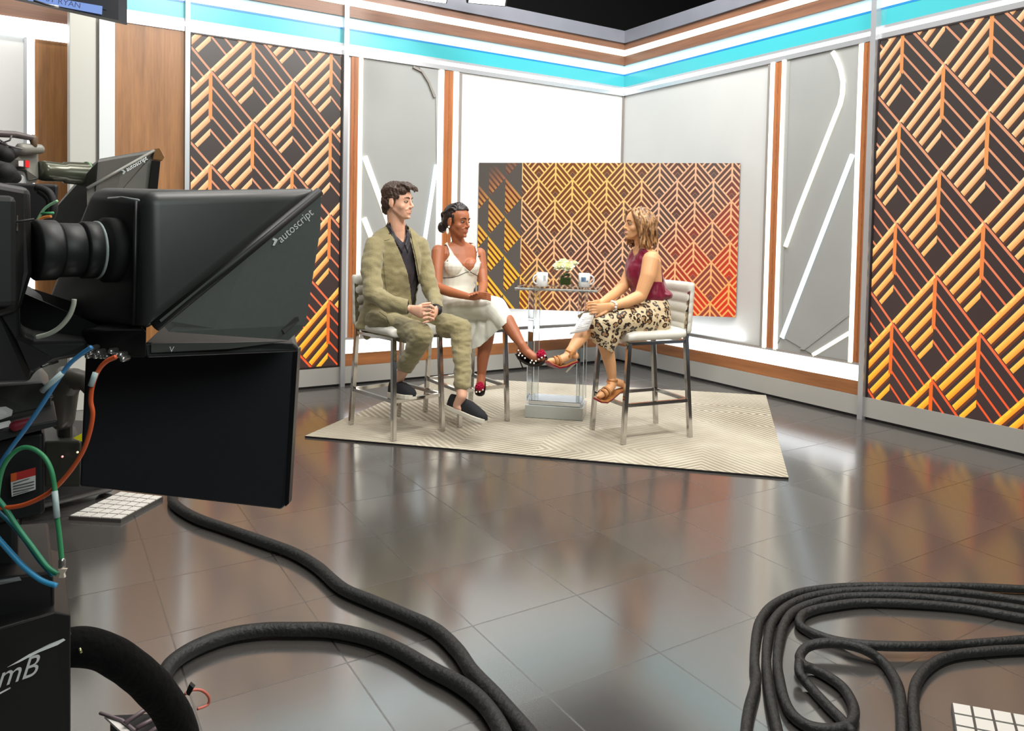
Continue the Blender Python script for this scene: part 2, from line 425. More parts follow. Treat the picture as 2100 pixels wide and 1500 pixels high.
# raised plates of the recess relief
def plate(wl, name, pts, d=.012):
    m = M(); m.hexa([wl.p(a, z, 0) for a, z in pts], [wl.p(a, z, d) for a, z in pts]); return trim(m.build(name, CONC, bevel=.003))
plate(LWL, 't', [(2.375, 1.98), (2.60, 1.47), (2.98, 1.30), (2.98, .43), (2.375, .43)], .010)
plate(LWL, 't', [(2.90, 2.855), (3.095, 2.855), (3.095, 1.99), (3.07, 2.62), (3.0, 2.75)], .012)
plate(RWL, 't', [(3.55, 2.05), (4.175, .53), (3.87, .42), (3.55, .42)], .014)
plate(RWL, 't', [(4.235, 2.855), (4.19, 2.855), (4.19, .53), (4.235, .45)], .010)
plate(RWL, 't', [(3.55, .82), (3.55, .78), (3.95, .45), (4.0, .45)], .020)
# wood strips beside the recesses
for wl, a0, a1, z0, z1 in ((LWL, 2.262, 2.327, .42, 2.86), (LWL, 3.165, 3.25, .42, 2.86), (RWL, 4.262, 4.335, .42, 2.86), (RWL, 3.452, 3.515, .42, 2.86)):
    trim(wl.mk('t', W_STRIP, a0, a1, z0, z1, -.001, .018)); trim(wl.mk('t', W_BASE, (a0+a1)/2-.004, (a0+a1)/2+.004, z0, z1, .017, .021))
trim(LWL.mk('t', GROOVE, 3.315, 3.345, .42, 2.86, -.001, .016)); trim(RWL.mk('t', GROOVE, 4.385, 4.41, .42, 2.86, -.001, .016))
def strip(wl, pts, w, label, mt=NEON, grp=None): return tag(wl.bar(pts, w, .0055, .022).build('light_strip', mt), label, 'light strip', grp)
strip(LWL, [(2.347, .42), (2.347, 2.86)], .036, 'vertical white light strip at the left recess edge, behind the seated man')
strip(LWL, [(3.133, .42), (3.133, 2.86)], .036, 'vertical white light strip at the right edge of the left grey recess')
strip(LWL, [(3.283, .42), (3.283, 2.86)], .05, 'vertical white light strip between wood strip and white wall above the seated woman')
strip(LWL, [(2.392, 2.01), (2.64, 1.40), (2.80, 1.02)], .045, 'long slanted white light bar in the left recess running down behind the man')
strip(LWL, [(2.392, 1.47), (2.52, 1.17)], .045, 'short slanted white light bar in the left recess above the man\'s shoulder')
strip(LWL, [(3.088, 1.98), (2.93, .93)], .035, 'bluish lit panel edge, painted as a glow, slanting down between man and woman', EDGE_GLOW)  # no lamp strip: a panel edge with its light painted as glow
strip(LWL, [(3.06, 2.60), (3.0, 2.73), (2.93, 2.82), (2.84, 2.85)], .02, 'dim unlit grey tube curving at the top of the left recess', GROOVE)
strip(RWL, [(4.358, .41), (4.358, 2.87)], .042, 'vertical light strip left of the wooden strip beside the right white wall')
strip(RWL, [(4.244, .41), (4.244, 2.87)], .034, 'vertical light strip at the left edge of the right grey recess')
strip(RWL, [(3.535, .41), (3.535, 2.86)], .036, 'vertical light strip at the right edge of the right grey recess')
strip(RWL, [(3.785, 2.848), (3.745, 2.78), (3.71, 2.70), (3.685, 2.60), (3.686, 2.50), (3.705, 2.42), (3.74, 2.34), (4.054, 1.605), (4.173, 1.295)], .032, 'hook shaped white light tube curving down the right recess')
strip(RWL, [(3.578, 2.02), (4.178, .522)], .04, 'long bluish lit panel edge, painted as a glow, slanting across the right recess', EDGE_GLOW)  # also a lit panel edge, its light painted in as emission
strip(RWL, [(3.872, .42), (3.552, .64)], .028, 'short white light bar slanting at the bottom of the right recess')
# LED walls
def led(wl, a0, a1, z0, z1, label, a, b, apex, apz, flip):
    u0 = (apex-a0) if not flip else (a1-apex)
    m = led_material('led_pattern', a, b, u0, z1-apz, z1-z0)
    A, B = (a0, a1) if not flip else (a1, a0)
    e = empty('video_wall', wl.p((a0+a1)/2, z0, 0), label, 'screen')
    quad_uv('panel', [wl.p(A, z0, .02), wl.p(B, z0, .02), wl.p(B, z1, .02), wl.p(A, z1, .02)],
            [(0, z1-z0), (a1-a0, z1-z0), (a1-a0, 0), (0, 0)], m, e, (wl.p(0, 0, 0)-wl.p(0, 0, .02)))
    f = M(); w = .012
    wl.box(f, a0-w, a0, z0-w, z1+w, 0, .028); wl.box(f, a1, a1+w, z0-w, z1+w, 0, .028)
    wl.box(f, a0, a1, z0-w, z0, 0, .028); wl.box(f, a0, a1, z1, z1+w, 0, .028); f.build('frame', mat('dark_frame', (40, 30, 28), .4), e)
led(LWL, .972, 2.168, .187, 2.852, 'tall video wall behind the camera rig showing orange chevron pattern', .322, .367, 1.436, 2.233, False)
led(RWL, 1.30, 3.38, .160, 2.852, 'tall video wall at the far right showing orange chevron pattern', .304, .3665, 3.209, 2.235, True)
# corner screen
A = V3((3.545, CY-.012, 2.032)); B = V3((CX-.012, 4.688, 2.032)); uu = (B-A); SW = uu.length; uu.normalize(); nn = V3((0, 0, 1)).cross(uu)  # away from room
if nn.dot(V3((1, 1, 0))) < 0: nn = -nn
dz = V3((0, 0, -1.39))
e = empty('corner_screen', (A+B)/2+dz, 'wide flat screen across the set corner showing gold and red chevrons', 'screen')
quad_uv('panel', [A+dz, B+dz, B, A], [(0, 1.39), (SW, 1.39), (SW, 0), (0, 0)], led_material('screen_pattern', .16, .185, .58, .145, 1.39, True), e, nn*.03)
M().obox((A+B)/2+dz/2+nn*.06, uu*.5, V3((0, 0, .35)), nn*.03).build('mount', mat('mount_grey', (90, 90, 92), .5), e)
# far left: a wall set back behind the column
YF = 7.5
def fbox(n, mt, x0, x1, z0, z1, d=.0): return M().box((x0, YF-d, z0), (x1, YF+.1, z1)).build(n, mt)
struct(fbox('wall_rear_left', WHITE, -3, -.13, .2, 2.9)); struct(fbox('wall_rear_left_wood', W_WALL, -.06, .9, .2, 2.9, .01))
trim(fbox('t', ALU, -.135, -.115, .2, 2.9, .03)); trim(fbox('t', BASE, -3, .9, 0, .2, .02)); trim(fbox('t', W_HEAD, -3, .9, 3.05, 3.5, .03))
tag(fbox('light_strip', LEDGE, -.112, -.062, .2, 2.9, .03), 'vertical white light strip on the rear wall at the far left', 'light strip')
tag(fbox('light_strip', LEDGE, -3, .9, 2.9, 3.05, .04), 'broad horizontal white light band heading the rear wall at far left', 'light strip')
c = empty('column', (.31, CY+.3, 0), 'pale grey square column left of the tall wooden panel', 'column')
M().box((.16, CY-.03, 0), (.325, CY+.6, 3.4)).build('shaft', mat('column_grey', (188, 188, 180), .35), c, bevel=.004)
M().box((.345, CY-.05, 0), (.448, CY+.6, 2.86)).build('fin', mat('column_white', (214, 220, 220), .35), c, bevel=.004)
M().box((.325, CY, 0), (.345, CY+.5, 3.4)).build('joint', GROOVE, c)
M().box((.345, CY-.02, 2.865), (.448, CY+.6, 3.4)).build('cap', MC['column_grey'], c)
# rug
def rug_mat():
    m = bpy.data.materials.new('carved_rug'); m.use_nodes = True; nt = m.node_tree; E.nt = nt; b = nt.nodes['Principled BSDF']
    u, v = uvxy(nt)
    # broken zigzag of parallel ridges with plain patches
    fu = fract(u/1.0); tri = absv(fu-.5)*2
    q = fract(v/1.25+floor_(u/1.0)*.37)
    tri2 = absv(q-.5)*1.5
    d1 = v*1.0+tri*.55; d2 = u+tri2*.75
    sel = fract(E.op('SINE', floor_(u/.75)*7.1+floor_(v/.6)*3.7)*9.3) > .45
    dd = d1*sel+d2*(1-sel)
    st = fract(dd/.058)
    s = ramp01(absv(st-.5), .14, .30)
    nz = nt.nodes.new('ShaderNodeTexNoise'); nz.inputs['Scale'].default_value = 2.2; nz.inputs['Detail'].default_value = 6
    fade = ramp01(E(nz.outputs[0]), .40, .60)
    s2 = s*(fade*.75+.25)
    nz2 = nt.nodes.new('ShaderNodeTexNoise'); nz2.inputs['Scale'].default_value = 14; nz2.inputs['Detail'].default_value = 8
    base = mixc(ramp01(E(nz2.outputs[0]), .3, .7), (178, 170, 152), (202, 196, 178))
    c = mixc(s2, base, (120, 110, 86))
    nt.links.new(c, b.inputs['Base Color']); b.inputs['Roughness'].default_value = .9; b.inputs['Sheen Weight'].default_value = .2
    bp = nt.nodes.new('ShaderNodeBump'); bp.inputs['Distance'].default_value = .008; bp.inputs['Strength'].default_value = .5; hh = (1-s2)+E(nz2.outputs[0])*.4
    nt.links.new(hh.k, bp.inputs['Height']); nt.links.new(bp.outputs[0], b.inputs['Normal'])
    return m
RP = [V3((1.445, 4.831, .012)), V3((3.566, 2.731, .012)), V3((5.28, 4.30, .012)), V3((3.14, 6.27, .012))]
o = quad_uv('rug', RP, [(0, 0), (2.98, 0), (2.98, 2.35), (0, 2.35)], rug_mat(), None, (0, 0, -.011))
tag(o, 'cream rug with carved zigzag lines under the three stools and table', 'rug')
# ------------------------------------------------------------------ stools
LEATHER = mat('white_leather', (222, 220, 210), .38, bump=(60, .15)); CHROME = mat('polished_chrome', (200, 198, 196), .12, metal=1.)
def rbox(c, hx, hy, hz, r=.015): return c
def make_stool():
    e = empty('bar_stool', (0, 0, 0), 'x', 'stool')
    LH, WH = .265, .195          # half foot spread along x (front +) and y
    # legs: square tube, front ones end at the seat, rear ones run up the backrest
    for sy in (1, -1):
        M().tube([(LH, WH*sy, 0), (LH-.035, (WH-.012)*sy, .655)], .0145, square=True).build('leg', CHROME, e, bevel=.002)
        M().tube([(-LH, WH*sy, 0), (-LH+.05, (WH-.008)*sy, .66), (-LH+.02, (WH-.008)*sy, 1.0)], .0145, square=True).build('leg', CHROME, e, bevel=.002)
    st = M(); z = .25
    for sy in (1, -1): st.tube([(LH-.014, (WH-.005)*sy, z), (-LH+.02, (WH-.004)*sy, z)], .011, square=True)
    for x in (LH-.014, -LH+.02): st.tube([(x, WH-.005, z), (x, -WH+.005, z)], .011, square=True)
    st.build('stretcher', CHROME, e)
    fr = M()
    for sy in (1, -1): fr.tube([(LH-.035, (WH-.012)*sy, .648), (-LH+.05, (WH-.008)*sy, .648)], .010, square=True)
    for x in (LH-.035, -LH+.05): fr.tube([(x, WH-.012, .648), (x, -WH+.012, .648)], .010, square=True)
    fr.build('seat_frame', CHROME, e)
    # cushion: rounded, front edge rolls down
    m = M(); R = []
    for x, zt, h in ((.245, .705, .020), (.240, .722, .034), (.19, .733, .039), (0, .731, .038), (-.17, .733, .039), (-.20, .735, .036), (-.212, .73, .02)):
        ring = []
        for k in range(28):
            a = 2*math.pi*k/28; ca, sa = math.cos(a), math.sin(a); q = 3.2
            ring.append(V3((x, math.copysign(abs(ca)**(2/q), ca)*(.212 if h > .03 else .195), zt-h+math.copysign(abs(sa)**(2/q), sa)*h)))
        R.append(ring)
    m.rings(R); m.build('seat', LEATHER, e)
    # backrest: curved quilted pad of horizontal rolls with a centre seam
    bm_ = M(); N, K = 13, 40; fr_, bk = [], []
    for i in range(K+1):
        z = .70+.34*i/K; roll = abs(math.sin(math.pi*(z-.70)/.0675))**.45
        fr_.append([]); bk.append([])
        for j in range(N+1):
            y = -.205+.41*j/N; cyv = 1-(y/.205)**2
            ed = min(1, (1.02-abs(y)/.205)*8); ed2 = min(1, min(i, K-i)/2.+.3); sm_ = .004*(1-math.exp(-(y/.008)**2))
            x0 = -.222-.03*cyv-.02*(z-.70)/.34
            fr_[-1].append(V3((x0+.006+(.015*roll+sm_)*ed*ed2, y, z))); bk[-1].append(V3((x0-.022*ed2-.006*ed, y, z)))
    vs = [p for r in fr_ for p in r]+[p for r in bk for p in r]; off = (K+1)*(N+1); fs = []; w = N+1
    for i in range(K):
        for j in range(N):
            a = i*w+j; fs.append((a, a+1, a+w+1, a+w)); fs.append((off+a, off+a+w, off+a+w+1, off+a+1))
    for i in range(K):
        for j in (0, N): a = i*w+j; fs.append((a, a+w, off+a+w, off+a))
    for j in range(N):
        for i in (0, K): a = i*w+j; fs.append((a, a+1, off+a+1, off+a))
    bm_.add(vs, fs, True); bm_.build('backrest', LEATHER, e)
    return e
def dup(root, loc, rz, label, group=None, name=None):
    r = root.copy(); COL.objects.link(r); r.location = loc; r.rotation_euler = (0, 0, rz); r['label'] = label
    if group: r['group'] = group
    for ch in root.children:
        c = ch.copy(); COL.objects.link(c); c.parent = r
    return r
RZ = .013
s1 = make_stool(); s1.location = (2.046, 4.742, RZ); s1.rotation_euler = (0, 0, math.radians(-79.5)); s1['label'] = 'white leather chrome legged bar stool under the man in the olive suit'; s1['group'] = 'white bar stools on the rug'
dup(s1, (2.624, 4.818, RZ), math.radians(-88.8), 'white leather chrome legged bar stool under the woman in the white dress')
dup(s1, (3.456, 3.850, RZ), math.radians(172.6), 'white leather chrome legged bar stool under the woman in the leopard print skirt')

# ------------------------------------------------------------------ acrylic table and what stands on it
def acrylic():
    m = bpy.data.materials.new('clear_acrylic'); m.use_nodes = True; nt = m.node_tree; nt.nodes.remove(nt.nodes['Principled BSDF'])
    out = nt.nodes['Material Output']; t = nt.nodes.new('ShaderNodeBsdfTransparent'); t.inputs[0].default_value = (.93, .95, .95, 1)
    g = nt.nodes.new('ShaderNodeBsdfGlossy'); g.inputs['Roughness'].default_value = .03
    f = nt.nodes.new('ShaderNodeFresnel'); f.inputs[0].default_value = 1.5; x = nt.nodes.new('ShaderNodeMixShader')
    nt.links.new(f.outputs[0], x.inputs[0]); nt.links.new(t.outputs[0], x.inputs[1]); nt.links.new(g.outputs[0], x.inputs[2]); nt.links.new(x.outputs[0], out.inputs[0])
    return m
ACR = acrylic(); ACE = mat('acrylic_edge', (205, 214, 214), .15)
TU = V3((.305, -.285, 0)).normalized(); TV = V3((.683, .731, 0)); TZ = V3((0, 0, 1)); TC = V3((3.245, 4.545, RZ)); TOPZ = .985
e = empty('side_table', TC, 'clear acrylic table holding mugs and flowers between the guests and host', 'table')
M().obox(TC+V3((0, 0, .046)), TU*.212, TV*.14, TZ*.046).build('base', mat('frosted_acrylic', (176, 180, 176), .15, spec=.8), e, bevel=.004)
M().obox(TC+V3((0, 0, .11)), TU*.19, TV*.12, TZ*.016).build('base_plate', mat('mirror_plate', (200, 206, 212), .06, metal=.9), e, bevel=.003)
for s in (-1, 1):
    M().obox(TC+TU*.182*s+V3((0, 0, .54)), TU*.024, TV*.115, TZ*.425).build('side_panel', ACR, e, bevel=.003)
    ed = M()
    for t in (-1, 1):
        for q in (-1, 1): ed.obox(TC+TU*(.182*s+.024*t)+TV*.115*q+V3((0, 0, .54)), TU*.0018, TV*.0018, TZ*.425)
    ed.build('panel_edge', ACE, e)
M().obox(TC+V3((0, 0, TOPZ-.022-RZ)), TU*.30, TV*.17, TZ*.017).build('tabletop', ACR, e, bevel=.003)
ed = M()
for q in (-1, 1): ed.obox(TC+TV*.17*q+V3((0, 0, TOPZ-.022-RZ)), TU*.30, TV*.002, TZ*.0035); ed.obox(TC+TU*.30*q+V3((0, 0, TOPZ-.022-RZ)), TU*.002, TV*.17, TZ*.0035)
ed.build('top_edge', ACE, e)
TOP = TC.z+TOPZ-.005-RZ
CER = mat('white_ceramic', (226, 230, 230), .18, coat=.4)
def mug(px, hdir, label, logo):
    d = 5.42; b = P(px, 588, d); b.z = TOP+.001
    e = empty('mug', b, label, 'mug', 'white mugs on the acrylic table'); m = M(); r = .041; h = .102
    prof = [(.001, 0), (r-.004, 0), (r, .005), (r+.001, h), (r-.003, h), (r-.004, .010), (.001, .010)]
    R = [[b+V3((q*math.cos(2*math.pi*k/32), q*math.sin(2*math.pi*k/32), z)) for k in range(32)] for q, z in prof]
    m.rings(R); m.build('cup', CER, e)
    hd = (RT*hdir[0]+V3((FW.x, FW.y, 0)).normalized()*hdir[1]).normalized(); pts = []
    for k in range(13):
        a = -math.pi/2*1.05+math.pi*1.05*k/12; pts.append(b+hd*(r-.002+.030*max(0, math.cos(a)))+V3((0, 0, h*.52+.033*math.sin(a))))
    M().tube(pts, .006, 10).build('handle', CER, e)
    if logo:
        f = -V3((FW.x, FW.y, 0)).normalized()
        def patch(u, z, w, h2, name, mt):
            me = M(); nseg = 5; A = []
            for k in range(nseg+1):
                an = (u+w*(k/nseg-.5))/r; dr = f*math.cos(an)+V3((RT.x, RT.y, 0)).normalized()*math.sin(an)
                A.append(b+dr*(r+.0016))
            vs = [p+V3((0, 0, z-h2/2)) for p in A]+[p+V3((0, 0, z+h2/2)) for p in A]
            me.add(vs, [(i, i+1, i+nseg+2, i+nseg+1) for i in range(nseg)]); return me.build(name, mt, e)
        if logo == 1:
            c = patch(-.010, .058, .034, .034, 'printed_logo', mat('mug_blue', (120, 148, 176), .3)); patch(.017, .045, .012, .010, 'printed_dot', mat('mug_teal', (104, 140, 156), .3))
            patch(-.014, .055, .012, .02, 'logo_detail', mat('mug_blue2', (88, 116, 156), .3))
        else: patch(.016, .062, .020, .040, 'printed_logo', mat('mug_grey', (186, 196, 200), .3))
mug(1111.5, (-1, -.35), 'white mug left of the roses on the acrylic table, handle to the left', 2)
mug(1198, (1, -.1), 'white mug with small blue print right of the roses, handle to the right', 1)
# rose vase
b = P(1160, 584, 5.46); b.z = TOP+.001
e = empty('rose_vase', b, 'square glass vase of cream white roses on the acrylic table', 'flowers')
h = .078
M().obox(b+V3((0, 0, h/2+.002)), TU*.044, TV*.044, TZ*(h/2)).build('glass', ACR, e, bevel=.003)
M().obox(b+V3((0, 0, h*.52)), TU*.036, TV*.036, TZ*(h*.33)).build('leaf_lining', mat('vase_leaf', (124, 146, 84), .45, noise_amt=(40, .35)), e, bevel=.003)
lf = M()
for k in range(10):
    a = k*.63; dr = V3((math.cos(a), math.sin(a), 0)); c = b+V3((0, 0, h+.004)); q = c+dr*.045+V3((0, 0, .018*math.sin(k)))
    lf.ell((c+q)/2, (q-c)/2, dr.cross(TZ)*.013, V3((0, 0, .003)), 8, 5)
lf.build('leaf', mat('rose_leaf', (72, 92, 50), .4), e)
def rose(c, r, up):
    m = M(); up = V3(up).normalized(); u = up.orthogonal().normalized(); w = up.cross(u); rnd = random.Random(int(r*9999)+int(c.x*977))
    m.ell(c, u*r*.45, w*r*.45, up*r*.5, 12, 8)
    for lay, (n, rr, tl, hh) in enumerate(((3, .42, .15, .62), (4, .62, .35, .62), (5, .85, .7, .52), (6, 1.0, 1.05, .42))):
        for k in range(n):
            a = 2*math.pi*(k+.5*lay)/n+rnd.random()*.3; d = u*math.cos(a)+w*math.sin(a); t = up.cross(d)
            P_ = []
            for iu in range(5):
                row = []
                for iv in range(7):
                    s_ = iu/4.; q = (iv/6.-.5)*2; wd = .62*rr*math.sqrt(max(0, 1-(2*s_-1.05)**2*.85))
                    out = rr*(.25+.75*math.sin(s_*1.25)**1.0)*(1-.28*q*q)+tl*.22*s_**3; hgt = -.35+s_*(hh+.45)-tl*.28*s_**3
                    row.append(c+(d*out+t*wd*q+up*hgt)*r)
                P_.append(row)
            vs = [p for row in P_ for p in row]; m.add(vs, [(i*7+j, i*7+j+1, (i+1)*7+j+1, (i+1)*7+j) for i in range(4) for j in range(6)], True)
    return m
ROSE = mat('cream_petal', (238, 240, 206), .55, sheen=.2); RC = mat('rose_heart', (232, 230, 130), .5)
tocam = (CAM-b).normalized()
for px, py, d, r, k in ((1147, 546, 5.42, .040, .9), (1165, 547, 5.40, .042, .8), (1156, 538, 5.46, .036, .3), (1178, 541, 5.47, .030, .2), (1162, 552, 5.50, .034, -.4), (1143, 552, 5.47, .026, .1)):
    c = P(px, py, d); up = tocam*k+V3((0, 0, .75))+(c-b-V3((0, 0, .1)))*3
    o = rose(c, r, up).build('rose', ROSE, e); upn = up.normalized(); M().ell(c+upn*r*.42, upn.orthogonal().normalized()*r*.25, upn.cross(upn.orthogonal().normalized())*r*.25, upn*r*.2, 10, 6).build('rose_heart', RC, o)
# ------------------------------------------------------------------ people: helpers
from mathutils.bvhtree import BVHTree
def organic(mb, name, m, parent, voxel=.004, smooth=6, disp=None, keep=None, local=False):
    me = mb.mesh('tmp'); o = bpy.data.objects.new('tmp', me); COL.objects.link(o)
    r = o.modifiers.new('r', 'REMESH'); r.mode = 'VOXEL'; r.voxel_size = voxel; r.use_smooth_shade = True
    if smooth: s = o.modifiers.new('s', 'SMOOTH'); s.iterations = smooth; s.factor = .5
    bpy.context.view_layer.update()
    me2 = bpy.data.meshes.new_from_object(o.evaluated_get(bpy.context.evaluated_depsgraph_get()))
    bpy.data.objects.remove(o); bpy.data.meshes.remove(me); me2.name = name
    if disp:
        n = len(me2.vertices); co = np.empty(n*3); no = np.empty(n*3); me2.vertices.foreach_get('co', co); me2.vertices.foreach_get('normal', no)
        co = co.reshape(-1, 3); no = no.reshape(-1, 3)
        for amp, sc in disp:
            for i in range(n):
                c = co[i]; v = noise.noise(V3((c[0]*sc[0], c[1]*sc[1], c[2]*sc[2])))
                co[i] = c+no[i]*(v*amp)
        me2.vertices.foreach_set('co', co.ravel()); me2.update()
    me2.materials.clear(); me2.materials.append(m)
    ob = bpy.data.objects.new(name, me2); COL.objects.link(ob)
    me2.polygons.foreach_set('use_smooth', [True]*len(me2.polygons))
    return attach(ob, parent, local)
def soften(ob, hd, n=10):
    bm = bmesh.new(); bm.from_mesh(ob.data)
    def ok(c):
        r = (c-hd.o)/hd.k; f, l, u = r.dot(hd.f), r.dot(hd.l), r.dot(hd.u)
        return -.12 < u < .13 and -.15 < f < .088 and abs(l) < .070 and not (u < .03 and u > -.07 and f > .070)
    vs = [v for v in bm.verts if ok(v.co)]
    for _ in range(n): bmesh.ops.smooth_vert(bm, verts=vs, factor=.5, use_axis_x=True, use_axis_y=True, use_axis_z=True)
    bm.to_mesh(ob.data); bm.free()
def topx(p):
    q = V3(p)-CAM; d = q.dot(FW); return (1050+FPX*q.dot(RT)/d, PPY-FPX*q.dot(UP)/d, d)
def inpoly(x, y, P_):
    r = False; n = len(P_); j = n-1
    for i in range(n):
        if (P_[i][1] > y) != (P_[j][1] > y) and x < (P_[j][0]-P_[i][0])*(y-P_[i][1])/(P_[j][1]-P_[i][1])+P_[i][0]: r = not r
        j = i
    return r
def cut(ob, test, thick=.003):
    """open a garment: drop faces for which test(centre, normal) holds and give the rest thickness"""
    bm = bmesh.new(); bm.from_mesh(ob.data); bm.normal_update()
    kill = [f for f in bm.faces if test(f.calc_center_median(), f.normal)]
    bmesh.ops.delete(bm, geom=kill, context='FACES')
    for _ in range(10): bmesh.ops.smooth_vert(bm, verts=[v for v in bm.verts if v.is_boundary], factor=.5, use_axis_x=True, use_axis_y=True, use_axis_z=True)
    bm.to_mesh(ob.data); bm.free()
    if thick: s = ob.modifiers.new('thickness', 'SOLIDIFY'); s.thickness = thick; s.offset = -1
def bvh(ob):
    bpy.context.view_layer.update()
    return BVHTree.FromPolygons([v.co.copy() for v in ob.data.vertices], [tuple(p.vertices) for p in ob.data.polygons])
def hit(bv, px, py, off=.003):
    r = ray(px, py).normalized(); h = bv.ray_cast(CAM, r)
    return None if h[0] is None else (h[0]+h[1]*off if h[1].dot(r) < 0 else h[0]-h[1]*off)
def drape(bv, q, name, m, parent, nu=10, nv=10, off=.004, th=.004, fallback=None):
    """a cloth patch lying on a surface; q = rows of pixel points"""
    rows = []; last = None
    for i in range(nu+1):
        t = i/nu*(len(q)-1); k = min(int(t), len(q)-2); f = t-k
        a = [q[k][0][c]*(1-f)+q[k+1][0][c]*f for c in (0, 1)]; b = [q[k][1][c]*(1-f)+q[k+1][1][c]*f for c in (0, 1)]
        row = []
        for j in range(nv+1):
            g = j/nv; h = hit(bv, a[0]*(1-g)+b[0]*g, a[1]*(1-g)+b[1]*g, off)
            if h is None or (last is not None and (h-last).length > .12): h = last if last is not None else h
            last = h; row.append(h)
        last = row[0]; rows.append(row)
    if any(p is None for r in rows for p in r): return None
    w = nv+1; vs = [p for r in rows for p in r]; n = len(vs); tc = (CAM-vs[0]).normalized()
    vs += [p-tc*(th+off) for p in vs]; fs = []
    for i in range(nu):
        for j in range(nv): a = i*w+j; fs += [(a, a+1, a+w+1, a+w), (n+a, n+a+w, n+a+w+1, n+a+1)]
    for i in range(nu):
        for j in (0, nv): a = i*w+j; fs.append((a, a+w, n+a+w, n+a))
    for j in range(nv):
        for i in (0, nu): a = i*w+j; fs.append((a, a+1, n+a+1, n+a))
    mm = M(); mm.add(vs, fs, True); return mm.build(name, m, parent)
def drapeline(bv, pts, r, name, m, parent, off=.001, sub=6):
    P_ = []
    for i in range(len(pts)-1):
        for k in range(sub):
            f = k/sub; h = hit(bv, pts[i][0]*(1-f)+pts[i+1][0]*f, pts[i][1]*(1-f)+pts[i+1][1]*f, off)
            if h is not None: P_.append(h)
    h = hit(bv, *pts[-1], off)
    if h is not None: P_.append(h)
    return M().tube(P_, r, 6).build(name, m, parent)
HF = V3((FW.x, FW.y, 0)).normalized(); HR = V3((RT.x, RT.y, 0)).normalized(); Z = V3((0, 0, 1))
